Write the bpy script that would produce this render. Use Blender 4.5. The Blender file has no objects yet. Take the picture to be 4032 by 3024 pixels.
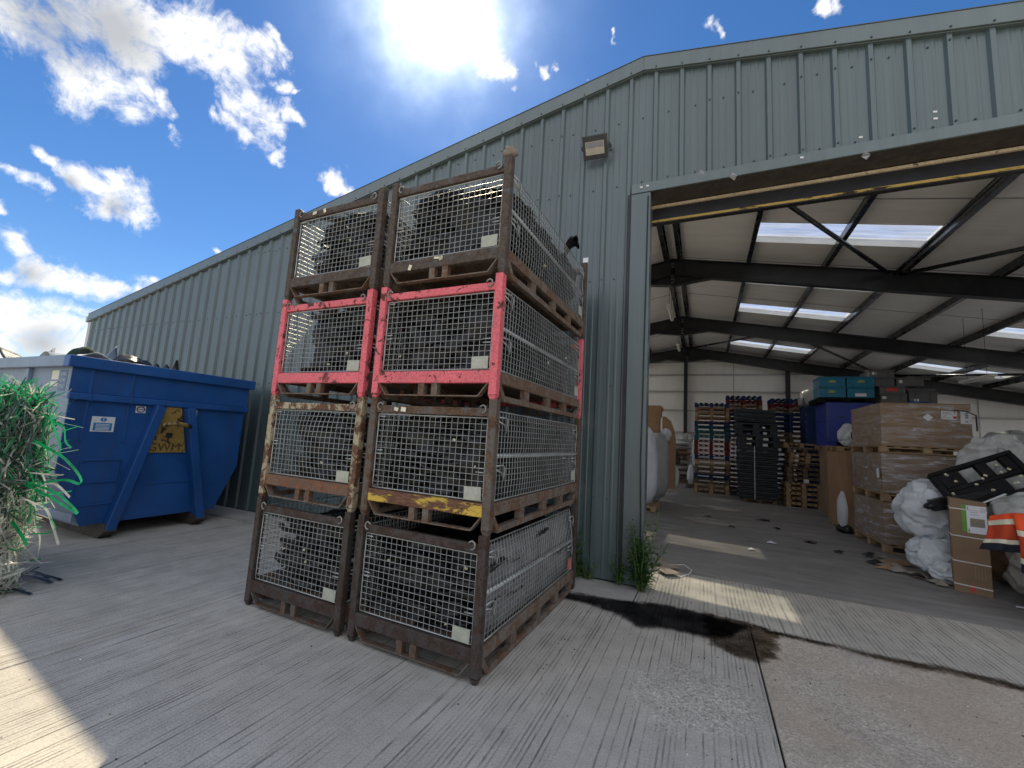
import bpy, math, random
import numpy as np
from mathutils import Vector, Matrix, noise as mn
sc = bpy.context.scene
COL = sc.collection
R = math.radians
PI = math.pi

# ------------------------------------------------------------------ helpers
class MB:
    """collects boxes, bars, tubes and sheets; build() links them as ONE mesh object"""
    def __init__(s):
        s.v = []; s.f = []; s.m = []; s.sm = []; s.att = []
    def add(s, verts, faces, M=None, mi=0, smooth=False):
        o = len(s.v)
        for p in verts:
            s.v.append(tuple(M @ Vector(p)) if M is not None else tuple(p))
        for f in faces:
            s.f.append(tuple(i + o for i in f)); s.m.append(mi); s.sm.append(smooth)
        return s
    def box(s, x0, x1, y0, y1, z0, z1, M=None, mi=0):
        v = [(x0,y0,z0),(x1,y0,z0),(x1,y1,z0),(x0,y1,z0),(x0,y0,z1),(x1,y0,z1),(x1,y1,z1),(x0,y1,z1)]
        f = [(0,3,2,1),(4,5,6,7),(0,1,5,4),(1,2,6,5),(2,3,7,6),(3,0,4,7)]
        return s.add(v, f, M, mi)
    def cbox(s, c, d, rz=0, rx=0, ry=0, mi=0):
        M = Matrix.Translation(c) @ Matrix.Rotation(rz,4,'Z') @ Matrix.Rotation(rx,4,'X') @ Matrix.Rotation(ry,4,'Y')
        return s.box(-d[0]/2,d[0]/2,-d[1]/2,d[1]/2,-d[2]/2,d[2]/2,M,mi)
    def bar(s, p, q, w, h, up=(0,0,1), mi=0):
        p=Vector(p); q=Vector(q); d=q-p; L=d.length; d.normalize(); up=Vector(up)
        r=d.cross(up)
        if r.length<1e-5: r=d.cross(Vector((1,0,0)))
        r.normalize(); u=r.cross(d)
        M=Matrix((r.to_4d(),d.to_4d(),u.to_4d(),(0,0,0,1))).transposed(); M[3][3]=1
        for i in range(3): M[i][3]=p[i]; M[3][i]=0
        return s.box(-w/2,w/2,0,L,-h/2,h/2,M,mi)
    def tube(s, pts, r, n=6, mi=0, smooth=True, caps=True):
        pts=[Vector(p) for p in pts]; k=len(pts); verts=[]; faces=[]
        prev=None
        for i,p in enumerate(pts):
            t=(pts[min(i+1,k-1)]-pts[max(i-1,0)]).normalized()
            a=prev if prev is not None else (Vector((0,0,1)) if abs(t.z)<.9 else Vector((1,0,0)))
            x=(a-t*a.dot(t))
            if x.length<1e-6: x=t.orthogonal()
            x.normalize(); prev=x; y=t.cross(x)
            rr=r[i] if isinstance(r,(list,tuple)) else r
            for j in range(n):
                an=2*PI*j/n; verts.append(p+(x*math.cos(an)+y*math.sin(an))*rr)
        for i in range(k-1):
            for j in range(n):
                faces.append((i*n+j,i*n+(j+1)%n,(i+1)*n+(j+1)%n,(i+1)*n+j))
        if caps:
            faces.append(tuple(range(n-1,-1,-1))); faces.append(tuple((k-1)*n+j for j in range(n)))
        return s.add(verts,faces,None,mi,smooth)
    def ribbon(s, pts, w, side, mi=0, taper=False):
        pts=[Vector(p) for p in pts]; verts=[]; faces=[]
        for i,p in enumerate(pts):
            sd=side[i] if isinstance(side,list) else side
            ww=w*(1-(i/(len(pts)-1))**2*.9) if taper else w
            verts+= [p-Vector(sd)*ww/2,p+Vector(sd)*ww/2]
        for i in range(len(pts)-1): faces.append((2*i,2*i+1,2*i+3,2*i+2))
        return s.add(verts,faces,None,mi,True)
    def prism(s, poly, a, b, axis='x', mi=0, M=None):
        """poly: 2-D outline; extruded from a to b along axis (x: poly=(y,z); y: poly=(x,z); z: poly=(x,y))"""
        n=len(poly)
        def P(t,q):
            return {'x':(t,q[0],q[1]),'y':(q[0],t,q[1]),'z':(q[0],q[1],t)}[axis]
        v=[P(a,q) for q in poly]+[P(b,q) for q in poly]
        f=[tuple(range(n-1,-1,-1)),tuple(range(n,2*n))]+[(i,(i+1)%n,n+(i+1)%n,n+i) for i in range(n)]
        return s.add(v,f,M,mi)
    def grid(s, fn, nu, nv, mi=0, smooth=True, M=None):
        v=[fn(i/nu,j/nv) for j in range(nv+1) for i in range(nu+1)]
        f=[(j*(nu+1)+i,j*(nu+1)+i+1,(j+1)*(nu+1)+i+1,(j+1)*(nu+1)+i) for j in range(nv) for i in range(nu)]
        return s.add(v,f,M,mi,smooth)
    def blob(s, c, rad, seed=0, amp=.25, freq=1.6, n=18, flat=None, mi=0, M=None, sq=1.0, fold=0.0):
        v=[];f=[]
        for j in range(n+1):
            th=PI*j/n
            for i in range(2*n):
                ph=PI*i/n
                d=Vector((math.sin(th)*math.cos(ph),math.sin(th)*math.sin(ph),math.cos(th)))
                if sq!=1.0:
                    d=Vector([math.copysign(abs(a)**sq,a) for a in d])
                k=1+amp*(mn.fractal(d*freq+Vector((seed*7.3,seed*3.1,seed)),1.0,2.0,4))
                if fold:
                    e=Vector((d.x*1.5,d.y*1.5,d.z*.8))*freq
                    e2=e+Vector((mn.noise(e*1.3),mn.noise(e*1.3+Vector((7,1,2))),mn.noise(e*1.3+Vector((3,8,5)))))*.35
                    k+=fold*.9*((1-abs(mn.noise(e2+Vector((seed*1.7,5,seed)))))**9-.25)+fold*.38*((1-abs(mn.noise(e2*2.0+Vector((seed,9,2)))))**10-.2)
                p=Vector((c[0]+d.x*rad[0]*k,c[1]+d.y*rad[1]*k,c[2]+d.z*rad[2]*k))
                if flat is not None and p.z<flat: p.z=flat
                v.append(p)
        m=2*n
        for j in range(n):
            for i in range(m): f.append((j*m+i,(j+1)*m+i,(j+1)*m+(i+1)%m,j*m+(i+1)%m))
        return s.add(v,f,M,mi,True)
    def crumple(s, c, rad, seed=0, stretch=1.22, n=16, flat=None, amp=.12, inner=.56, steps=420, sq=.9, sm=.0, mi=0):
        """a sack of slack sheet: a closed skin too large for its shape, relaxed so that it buckles into creases"""
        rg=np.random.RandomState(seed+5); m=2*n; V=[];F=[];K=[]
        for j in range(n+1):
            for i in range(m):
                th=PI*(j+.0)/n; th=max(.02,min(PI-.02,th)); ph=PI*(i+.5*(j%2))/n
                d=Vector((math.sin(th)*math.cos(ph),math.sin(th)*math.sin(ph),math.cos(th))); d=Vector([math.copysign(abs(q)**sq,q) for q in d])
                k=1+amp*mn.fractal(d*1.2+Vector((seed*7.3,seed*3.1,seed)),1.0,2.0,3)
                V.append((d.x*rad[0]*k,d.y*rad[1]*k,d.z*rad[2]*k))
        E=[]
        for j in range(n+1):
            for i in range(m):
                p=j*m+i; E.append((p,j*m+(i+1)%m))
                if j<n:
                    E.append((p,p+m)); q=(j+1)*m+((i+1)%m if j%2 else (i-1)%m); E.append((p,q))
                    F.append((p,(j+1)*m+i,(j+1)*m+(i+1)%m,j*m+(i+1)%m))
        B=np.array(V); E=np.array(E); L0=np.linalg.norm(B[E[:,0]]-B[E[:,1]],axis=1)*stretch
        P=B*(1+rg.uniform(-.16,.10,(len(B),1))); val=np.zeros(len(B)); np.add.at(val,E.ravel(),1)
        nb=np.linalg.norm(B,axis=1)+1e-9; dirn=B/nb[:,None]
        for it in range(steps):
            d=P[E[:,1]]-P[E[:,0]]; l=np.linalg.norm(d,axis=1)+1e-9; cst=(d*((l-L0)/l*.5)[:,None])
            cor=np.zeros_like(P); np.add.at(cor,E[:,0],cst); np.add.at(cor,E[:,1],-cst); P=P+cor/val[:,None]*1.6
            if it%2==0:
                av=np.zeros_like(P); np.add.at(av,E[:,0],P[E[:,1]]); np.add.at(av,E[:,1],P[E[:,0]]); P=P*(1-sm)+sm*av/val[:,None]
            r=np.linalg.norm(P/np.array(rad),axis=1); rb=np.linalg.norm(B/np.array(rad),axis=1)
            lo=rb*inner; hi=rb*1.05; sc_=np.where(r<lo,lo/(r+1e-9),np.where(r>hi,hi/(r+1e-9),1.0)); P=P*sc_[:,None]
        P=P+np.array(c)
        if flat is not None: P[:,2]=np.maximum(P[:,2],flat)
        return s.add([tuple(float(q) for q in p) for p in P],F,None,mi,True)
    def build(s, name, mats, parent=None, off=(0,0,0), bevel=0, seg=1, solid=0, sub=0):
        me=bpy.data.meshes.new(name)
        vv=[(p[0]-off[0],p[1]-off[1],p[2]-off[2]) for p in s.v]
        me.from_pydata(vv,[],s.f)
        if not isinstance(mats,(list,tuple)): mats=[mats]
        for m in mats: me.materials.append(m)
        me.polygons.foreach_set('material_index',s.m)
        me.polygons.foreach_set('use_smooth',s.sm)
        me.update()
        o=bpy.data.objects.new(name,me); COL.objects.link(o)
        if parent is not None: o.parent=parent
        if solid:
            md=o.modifiers.new('thickness','SOLIDIFY'); md.thickness=solid; md.offset=0
        if sub:
            md=o.modifiers.new('smooth','SUBSURF'); md.levels=sub; md.render_levels=sub
        if bevel:
            md=o.modifiers.new('bevel','BEVEL'); md.width=bevel; md.segments=seg; md.limit_method='ANGLE'; md.angle_limit=R(40)
        return o

def tag(o,label=None,cat=None,group=None,kind=None):
    if label: o['label']=label
    if cat: o['category']=cat
    if group: o['group']=group
    if kind: o['kind']=kind
    return o
def thing(name,label,cat,loc=(0,0,0),rz=0,group=None):
    o=bpy.data.objects.new(name,None); COL.objects.link(o); o.location=loc; o.rotation_euler=(0,0,rz)
    o.empty_display_size=.2
    return tag(o,label,cat,group)
def copy_tree(o,parent=None):
    c=o.copy(); COL.objects.link(c)
    if parent is not None: c.parent=parent
    for ch in list(o.children): copy_tree(ch,c)
    return c
def text(name,body,size,M,mat,parent,ext=.0006,align='CENTER'):
    cu=bpy.data.curves.new(name,'FONT'); cu.body=body; cu.size=size; cu.extrude=ext; cu.align_x=align; cu.align_y='CENTER'; cu.resolution_u=2
    t=bpy.data.objects.new(name,cu); COL.objects.link(t)
    dg=bpy.context.evaluated_depsgraph_get(); me=bpy.data.meshes.new_from_object(t.evaluated_get(dg))
    bpy.data.objects.remove(t); bpy.data.curves.remove(cu)
    me.name=name; me.materials.clear(); me.materials.append(mat)
    o=bpy.data.objects.new(name,me); COL.objects.link(o); o.parent=parent; o.matrix_local=M
    return o
def facing(loc,normal='-y',roll=0):
    """matrix that lays text (local x right, y up) on a vertical surface looking along normal"""
    X,Y,Z={'-y':((1,0,0),(0,0,1),(0,-1,0)),'+x':((0,1,0),(0,0,1),(1,0,0)),'-x':((0,-1,0),(0,0,1),(-1,0,0))}[normal]
    M=Matrix((X,Y,Z)).transposed().to_4x4(); M.translation=loc
    return M @ Matrix.Rotation(roll,4,'Z')

# ------------------------------------------------------------------ materials
class NT:
    def __init__(s,name):
        s.mat=bpy.data.materials.new(name); s.mat.use_nodes=True; s.t=s.mat.node_tree; s.n=s.t.nodes; s.n.clear()
        s.out=s.n.new('ShaderNodeOutputMaterial')
        s.tc=None
    def new(s,typ,**kw):
        n=s.n.new(typ)
        for k,v in kw.items():
            if hasattr(n,k): setattr(n,k,v)
        return n
    def link(s,a,b): s.t.links.new(a,b)
    def coord(s,rand=True,scale=(1,1,1),world=False,rot=(0,0,0)):
        if world:
            g=s.new('ShaderNodeNewGeometry'); src=g.outputs['Position']
        else:
            g=s.new('ShaderNodeTexCoord'); src=g.outputs['Object']
            if rand:
                oi=s.new('ShaderNodeObjectInfo'); mu=s.new('ShaderNodeMath',operation='MULTIPLY'); s.link(oi.outputs['Random'],mu.inputs[0]); mu.inputs[1].default_value=37.0
                ad=s.new('ShaderNodeVectorMath',operation='ADD'); s.link(src,ad.inputs[0]); s.link(mu.outputs[0],ad.inputs[1]); src=ad.outputs[0]
        mp=s.new('ShaderNodeMapping'); mp.inputs['Scale'].default_value=scale; mp.inputs['Rotation'].default_value=rot
        s.link(src,mp.inputs[0]); return mp.outputs[0]
    def noise(s,co,scale=5,detail=6,rough=.55,dist=0):
        n=s.new('ShaderNodeTexNoise'); n.inputs['Scale'].default_value=scale; n.inputs['Detail'].default_value=detail
        n.inputs['Roughness'].default_value=rough; n.inputs['Distortion'].default_value=dist; s.link(co,n.inputs['Vector']); return n.outputs['Fac']
    def ramp(s,fac,stops):
        r=s.new('ShaderNodeValToRGB'); e=r.color_ramp.elements
        while len(e)<len(stops): e.new(.5)
        for el,(p,c) in zip(e,stops):
            el.position=p; el.color=(c,c,c,1) if isinstance(c,(int,float)) else (*c,1)
        s.link(fac,r.inputs[0]); return r.outputs[0]
    def mix(s,fac,a,b,mode='MIX'):
        m=s.new('ShaderNodeMix',data_type='RGBA',blend_type=mode)
        for i,x in ((0,fac),(6,a),(7,b)):
            if hasattr(x,'is_linked') or hasattr(x,'links'): s.link(x,m.inputs[i])
            elif isinstance(x,(int,float)): m.inputs[i].default_value=x if i==0 else (x,x,x,1)
            else: m.inputs[i].default_value=(*x,1)
        return m.outputs[2]
    def math(s,op,a,b=None):
        m=s.new('ShaderNodeMath',operation=op)
        for i,x in ((0,a),(1,b)):
            if x is None: continue
            if isinstance(x,(int,float)): m.inputs[i].default_value=x
            else: s.link(x,m.inputs[i])
        return m.outputs[0]
    def bump(s,h,strength=.3,dist=.01,prev=None):
        b=s.new('ShaderNodeBump'); b.inputs['Strength'].default_value=strength; b.inputs['Distance'].default_value=dist; s.link(h,b.inputs['Height'])
        if prev is not None: s.link(prev,b.inputs['Normal'])
        return b.outputs[0]
    def bsdf(s,col,rough=.5,metal=0,normal=None,spec=.5,**kw):
        p=s.new('ShaderNodeBsdfPrincipled')
        for k,x in (('Base Color',col),('Roughness',rough),('Metallic',metal),('Normal',normal),('Specular IOR Level',spec)):
            if x is None: continue
            if isinstance(x,(int,float)): p.inputs[k].default_value=x
            elif isinstance(x,tuple): p.inputs[k].default_value=(*x,1)
            else: s.link(x,p.inputs[k])
        for k,x in kw.items():
            k=k.replace('_',' ')
            if isinstance(x,(int,float)): p.inputs[k].default_value=x
            elif isinstance(x,tuple): p.inputs[k].default_value=(*x,1)
            else: s.link(x,p.inputs[k])
        return p.outputs[0]
    def done(s,sh): s.link(sh,s.out.inputs[0]); return s.mat

def simple(name,col,rough=.5,metal=0,var=.25,scale=4,bump=.0,bscale=40,spec=.5,dirt=None,stretch=(1,1,1)):
    n=NT(name); co=n.coord(scale=stretch)
    f=n.noise(co,scale,8,.6)
    lo=tuple(c*(1-var) for c in col); hi=tuple(min(1,c*(1+var)) for c in col)
    c=n.ramp(f,[(.3,lo),(.7,hi)])
    if dirt:
        d=n.ramp(n.noise(co,scale*2.3,10,.65),[(.5,0.0),(.68,1.0)])
        c=n.mix(n.math('MULTIPLY',d,dirt[1]),c,dirt[0])
    nm=None
    if bump: nm=n.bump(n.noise(co,bscale,4),bump,.01)
    ro=n.ramp(n.noise(co,scale*3,6),[(.3,max(.05,rough-.1)),(.7,min(1,rough+.12))])
    return n.done(n.bsdf(c,ro,metal,nm,spec))

def rusty(name,paint,wear=.5,rust=((.05,.026,.016),(.11,.05,.026)),rough=.6,scale=7,pvar=.15,edge=.04,stretch=(1,1,1)):
    """old paint flaking off to rust"""
    n=NT(name); co=n.coord(scale=stretch)
    rf=n.noise(co,26,8,.7); rc=n.ramp(rf,[(.3,rust[0]),(.55,rust[1]),(.8,tuple(c*1.5 for c in rust[1]))])
    pf=n.noise(co,3.5,6); pc=n.ramp(pf,[(.3,tuple(c*(1-pvar) for c in paint)),(.7,tuple(min(1,c*(1+pvar)) for c in paint))])
    m=n.noise(co,scale,10,.68,.4); mask=n.ramp(m,[(wear-edge,1.0),(wear+edge,0.0)])   # 1 = paint kept
    c=n.mix(mask,rc,pc)
    gr=n.ramp(n.noise(co,60,4),[(.35,.75),(.65,1.1)]); c=n.mix(1.0,c,gr,'MULTIPLY')
    ro=n.ramp(mask,[(0,.85),(1,rough)])
    b=n.bump(mask,.5,.002); b=n.bump(rf,.35,.003,b)
    return n.done(n.bsdf(c,ro,0,b,.4))
SUN_E=3.4; SKY_S=.12; SKYK=.52; SKYSAT=1.25; CLOUD=5.4; AURE=36.0; EXPO=.95; BACK_FILL=4.2
GREY1=(-.823,.196,.534,.093); GREY2=(-.792,.246,.558,.08); GREY3=[(-.945,.257,.204,.034),(-.886,.321,.335,.032),(-.952,.288,.103,.054),(-.898,.267,.35,.023),(-.91,.371,.186,.034)]
M={}
# --- building
def cladding(name,base):
    n=NT(name); co=n.coord(rand=False,world=True)
    st=n.coord(rand=False,world=True,scale=(9,9,.35))
    f=n.noise(st,1.0,7,.6); c=n.ramp(f,[(.3,tuple(x*.86 for x in base)),(.7,tuple(x*1.1 for x in base))])
    big=n.ramp(n.noise(co,.5,5),[(.3,.9),(.7,1.08)]); c=n.mix(1.0,c,big,'MULTIPLY')
    sx_=n.new('ShaderNodeSeparateXYZ'); n.link(co,sx_.inputs[0]); wn_=n.new('ShaderNodeTexWhiteNoise'); wn_.noise_dimensions='1D'; n.link(n.math('FLOOR',n.math('ADD',sx_.outputs[0],40.72)),wn_.inputs['W']); c=n.mix(1.0,c,n.ramp(wn_.outputs['Value'],[(0,.90),(1,1.07)]),'MULTIPLY')
    rn=n.ramp(n.noise(n.coord(rand=False,world=True,scale=(14,14,.5)),1.0,7,.7),[(.56,0.0),(.72,1.0)]); c=n.mix(n.math('MULTIPLY',rn,.32),c,tuple(x*.5 for x in base))
    sp=n.ramp(n.noise(co,38,3),[(.72,0.0),(.78,1.0)]); c=n.mix(n.math('MULTIPLY',sp,.35),c,(.09,.1,.09))
    b=n.bump(n.noise(co,2.2,3),.12,.02)
    return n.done(n.bsdf(c,n.ramp(f,[(.3,.3),(.7,.42)]),0,b,.6,Coat_Weight=.5,Coat_Roughness=.22))
M['clad']=cladding('grey_green_cladding',(.088,.126,.132))
M['flash']=cladding('grey_green_flashing',(.108,.148,.152))
M['corner']=cladding('pale_corner_flashing',(.45,.46,.44))
M['steel']=simple('dark_painted_steel',(.016,.018,.023),.45,0,.3,3)
M['purlin']=simple('dark_galvanised_purlin',(.07,.075,.08),.24,.8,.3,2)
M['lining']=None
n=NT('white_lining_sheet'); co=n.coord(rand=False,world=True); f=n.noise(n.coord(rand=False,world=True,scale=(.6,3,1)),1.5,6)
c=n.ramp(f,[(.3,(.76,.75,.73)),(.7,(.84,.83,.81))]); w=n.new('ShaderNodeTexWave'); w.inputs['Scale'].default_value=1.9; n.link(co,w.inputs['Vector']); w.bands_direction='Y'
M['lining']=n.done(n.bsdf(c,.45,0,n.bump(w.outputs['Fac'],.12,.01),.4))
M['walllining']=simple('white_wall_lining',(.81,.81,.80),.5,0,.04,1.5,stretch=(3,3,.5))
M['rail']=simple('pale_sheeting_rail',(.42,.42,.42),.4,.3,.15,2)
M['white']=simple('white_paint',(.78,.78,.76),.5,0,.06,6)
M['beamyellow']=rusty('worn_yellow_edge_paint',(.56,.39,.10),.55,((.02,.018,.015),(.05,.035,.02)),.5,6,.1,.03,(.6,3,3))
M['cream']=rusty('worn_cream_edge',(.75,.64,.46),.62,((.05,.04,.03),(.1,.07,.05)),.5,7)
M['soffit']=simple('brown_grey_soffit',(.06,.052,.045),.6,0,.3,4,dirt=((.16,.14,.12),.4))
def rooflight(name,tint,dif):
    n=NT(name); tr=n.new('ShaderNodeBsdfTransparent'); dt=n.ramp(n.noise(n.coord(rand=False,world=True,scale=(1,1.6,1)),1.3,8,.68),[(.32,tuple(x*.5 for x in tint)),(.62,tuple(min(1,x*1.25) for x in tint))]); n.link(dt,tr.inputs[0])
    tl=n.new('ShaderNodeBsdfTranslucent'); tl.inputs[0].default_value=(.80,.84,.90,1)
    mx=n.new('ShaderNodeMixShader'); mf=n.ramp(n.noise(n.coord(rand=False,world=True,scale=(.5,5,1)),1.6,7,.62),[(.3,dif*.7),(.7,dif*1.5)]); n.link(mf,mx.inputs[0]); n.link(tr.outputs[0],mx.inputs[1]); n.link(tl.outputs[0],mx.inputs[2]); return n.done(mx.outputs[0])
M['rooflight']=rooflight('rooflight_sheet',(.60,.64,.70),.26)
M['rooflight_dirty']=rooflight('grimy_rooflight_sheet',(.30,.33,.37),.80)
M['rooflight_mid']=rooflight('dusty_rooflight_sheet',(.42,.45,.50),.46)
M['rooflight_added']=rooflight('added_clear_rooflight',(.92,.94,.96),.2)  # for unseen rooflights added to brighten the inside
M['screw']=simple('weathered_screw',(.06,.06,.06),.5,.5,.2,9)

# --- concrete
def concrete(name,base,groove=0.0,gscale=26,agg=0.0,worn=None,warm=None,smooth=False,gdir='y',regular=False):
    n=NT(name); co=n.coord(rand=False,world=True)
    big=n.noise(co,.55,6,.6); c=n.ramp(big,[(.25,tuple(x*.8 for x in base)),(.75,tuple(x*1.16 for x in base))])
    med=n.ramp(n.noise(co,4,8,.65),[(.3,.86),(.7,1.12)]); c=n.mix(1.0,c,med,'MULTIPLY')
    fine=n.noise(co,90,4,.7); c=n.mix(1.0,c,n.ramp(fine,[(.3,.76),(.7,1.18)]),'MULTIPLY')
    h=None; nm=None
    if groove:
        sx_=n.new('ShaderNodeSeparateXYZ'); n.link(co,sx_.inputs[0])
        wob=n.noise(n.coord(rand=False,world=True,scale=(.8,.5,1)),1.0,3)
        fine_w=n.noise(n.coord(rand=False,world=True,scale=(5,9,1)),1.0,5,.7)
        def lines(pitch,wd,lo,hi,sd):
            u=n.math('ADD',n.math('MULTIPLY',sx_.outputs[0],1/pitch),n.math('ADD',n.math('MULTIPLY',wob,.7),n.math('MULTIPLY',fine_w,.22)))
            fr=n.math('ABSOLUTE',n.math('SUBTRACT',n.math('FRACT',u),.5))
            wn_=n.new('ShaderNodeTexWhiteNoise'); wn_.noise_dimensions='1D'; n.link(n.math('ADD',n.math('FLOOR',u),sd),wn_.inputs['W'])
            st=n.ramp(wn_.outputs['Value'],[(lo,0.0),(hi,1.0)])
            return n.math('MULTIPLY',n.ramp(fr,[(0,1.0),(wd*.5,1.0),(wd,0.0)]),st)
        line=lines(1/gscale,.24,.1,1.0,0.0) if not regular else lines(1/gscale,.3,-.2,.3,0.0)
        line=line if regular else n.math('MAXIMUM',line,lines(3.3/gscale,.06,.5,.9,3.0))
        brk=n.ramp(n.noise(n.coord(rand=False,world=True,scale=(16,2.6,1)),1.0,6,.7),[(.38,.0),(.60,1.0)]); line=n.math('MULTIPLY',line,brk)
        if worn is not None:
            g=n.new('ShaderNodeVectorMath',operation='DISTANCE'); n.link(co,g.inputs[0]); g.inputs[1].default_value=worn[:3]
            wm=n.ramp(n.math('ADD',n.math('DIVIDE',g.outputs['Value'],worn[3]),n.math('MULTIPLY',n.noise(co,2.6,7,.6),.9)),[(.75,1.0),(1.25,0.0)])
            line=n.math('MULTIPLY',line,n.math('SUBTRACT',1.0,n.math('MULTIPLY',wm,.8)))
        c=n.mix(n.math('MULTIPLY',line,groove),c,tuple(x*.24 for x in base))
        nm=n.bump(n.math('SUBTRACT',1.0,line),.55,.006)
    if agg or worn is not None:
        vo=n.new('ShaderNodeTexVoronoi'); vo.inputs['Scale'].default_value=75; n.link(co,vo.inputs['Vector'])
        sx=n.new('ShaderNodeSeparateColor'); n.link(vo.outputs['Color'],sx.inputs[0])
        pit=n.ramp(sx.outputs[0],[(.0,.42),(.25,.8),(.75,1.08),(1.0,1.5)])
        am=agg if worn is None else n.math('MULTIPLY',wm,.75)
        c=n.mix(am,c,n.mix(1.0,c,pit,'MULTIPLY'))
        nm=n.bump(vo.outputs['Distance'],.35,.006,nm)
    if warm:
        wmk=n.ramp(n.noise(co,.8,6,.6,.5),[(.42,0.0),(.6,1.0)]); c=n.mix(n.math('MULTIPLY',wmk,.55),c,warm)
    nm=n.bump(fine,.22,.004,nm)
    ob=n.ramp(n.noise(co,1.5,9,.72),[(.58,0.0),(.72,1.0)]); c=n.mix(n.math('MULTIPLY',ob,.34),c,tuple(x*.35 for x in base))
    pt=n.ramp(n.noise(co,22,5,.6),[(.66,0.0),(.74,1.0)]); c=n.mix(n.math('MULTIPLY',pt,.3),c,tuple(x*.4 for x in base))
    return n.done(n.bsdf(c,.78 if not smooth else n.ramp(big,[(.3,.5),(.7,.75)]),0,nm,.35))
M['conc_a']=concrete('tamped_concrete_yard',(.47,.445,.40),.9,34,worn=(-.05,3.45,0,1.0))
M['conc_b']=concrete('exposed_aggregate_concrete',(.49,.44,.375),.0,agg=.55,warm=(.42,.34,.26))
M['conc_apron']=concrete('ribbed_apron_concrete',(.44,.415,.365),.6,24,regular=True)
M['conc_plinth']=concrete('smooth_plinth_concrete',(.38,.37,.34),.0)
n=NT('dusty_warehouse_floor'); co=n.coord(rand=False,world=True)
c=n.ramp(n.noise(co,.5,7,.62),[(.25,(.185,.175,.165)),(.75,(.29,.275,.26))])
c=n.mix(1.0,c,n.ramp(n.noise(n.coord(rand=False,world=True,scale=(.9,3.2,1),rot=(0,0,.5)),1.3,9,.66),[(.3,.72),(.7,1.2)]),'MULTIPLY')
c=n.mix(1.0,c,n.ramp(n.noise(co,70,4,.7),[(.3,.8),(.7,1.15)]),'MULTIPLY')
sm=n.ramp(n.noise(co,3.2,8,.7),[(.6,0.0),(.72,1.0)]); c=n.mix(n.math('MULTIPLY',sm,.4),c,(.05,.047,.042))
M['floor']=n.done(n.bsdf(c,n.ramp(n.noise(co,1.5,6),[(.3,.55),(.7,.8)]),0,n.bump(n.noise(co,18,6),.12,.008),.35))
M['bounce_floor']=concrete('pale_bounce_concrete',(.56,.54,.50),.0)
M['earth']=concrete('old_concrete_ground',(.42,.40,.36),.0)
M['joint']=simple('dark_joint_filler',(.022,.021,.02),.8,0,.3,12)
def film(name,lo,hi,gloss):
    n=NT(name); tr=n.new('ShaderNodeBsdfTransparent'); gl=n.new('ShaderNodeBsdfGlossy'); gl.inputs['Roughness'].default_value=.4; gl.inputs[0].default_value=(.5,.5,.5,1)
    at=n.new('ShaderNodeAttribute'); at.attribute_name='stain'; co=n.coord(rand=False,world=True)
    a=n.math('ADD',at.outputs['Fac'],n.math('MULTIPLY',n.math('SUBTRACT',n.noise(co,9,10,.75),.5),1.7)); a=n.ramp(a,[(.30,0.0),(.72,1.0)])
    dk=n.ramp(n.noise(co,4,9,.7),[(.3,lo),(.7,hi)])
    n.link(n.mix(a,(1,1,1),dk),tr.inputs[0])
    mx=n.new('ShaderNodeMixShader'); n.link(n.math('MULTIPLY',a,gloss),mx.inputs[0]); n.link(tr.outputs[0],mx.inputs[1]); n.link(gl.outputs[0],mx.inputs[2]); return n.done(mx.outputs[0])
M['stain']=film('damp_stain_film',(.11,.115,.13),(.27,.27,.28),.015)
M['stain_thin']=film('drying_stain_film',(.22,.195,.17),(.60,.56,.52),.004)

# --- stillages
BR=((.028,.020,.016),(.058,.036,.026))
M['rust_dark']=rusty('dark_brown_rusted_steel',(.062,.050,.046),.5,BR,.6)
M['rust_mid']=rusty('grey_brown_rusted_steel',(.12,.10,.085),.5,((.05,.032,.022),(.13,.075,.045)),.6)
M['rust_side']=rusty('dusty_brown_side_steel',(.17,.14,.115),.5,((.075,.05,.036),(.16,.095,.06)),.7)
M['red']=rusty('red_paint',(.74,.15,.18),.57,((.06,.03,.025),(.14,.05,.04)),.5,9,.1,.02)
M['cream_rust']=rusty('flaking_cream_paint',(.38,.33,.22),.49,((.06,.035,.022),(.15,.075,.045)),.6,9,.2,.03)
M['orange_rust']=rusty('orange_rusted_steel',(.16,.10,.07),.5,((.09,.045,.025),(.22,.10,.055)),.75)
M['yellow_rust']=rusty('flaking_yellow_paint',(.60,.41,.06),.47,((.08,.04,.022),(.17,.085,.05)),.55,5.5,.12,.018,(.55,1,2.2))
M['slate']=rusty('blue_grey_worn_steel',(.10,.105,.11),.42,((.045,.035,.032),(.10,.075,.06)),.55)
M['wire']=simple('galvanised_wire',(.40,.42,.41),.42,.55,.2,5)
M['wire_dirty']=simple('dull_galvanised_wire',(.25,.25,.235),.55,.4,.3,5)
M['plate']=simple('pale_blank_label_plate',(.40,.42,.35),.5,0,.14,14,dirt=((.3,.27,.2),.5))
M['plate_red']=simple('faded_red_label_plate',(.5,.14,.10),.6,0,.2,14)
def black_plastic(name,base,rough):
    n=NT(name); co=n.coord()
    c=n.ramp(n.noise(co,5,8,.65),[(.3,tuple(x*.5 for x in base)),(.62,base),(.8,tuple(x*2.4 for x in base))])
    return n.done(n.bsdf(c,n.ramp(n.noise(co,9,5),[(.3,rough-.1),(.7,rough+.25)]),0,n.bump(n.noise(co,28,6,.6),.5,.012),.5))
M['blackpl']=black_plastic('black_scrap_plastic',(.006,.0065,.008),.34)
M['darkpl']=black_plastic('charcoal_scrap_plastic',(.016,.017,.019),.42)
M['greyboard']=simple('dusty_grey_board',(.19,.19,.195),.75,0,.4,5,dirt=((.06,.052,.05),.8))
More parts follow.
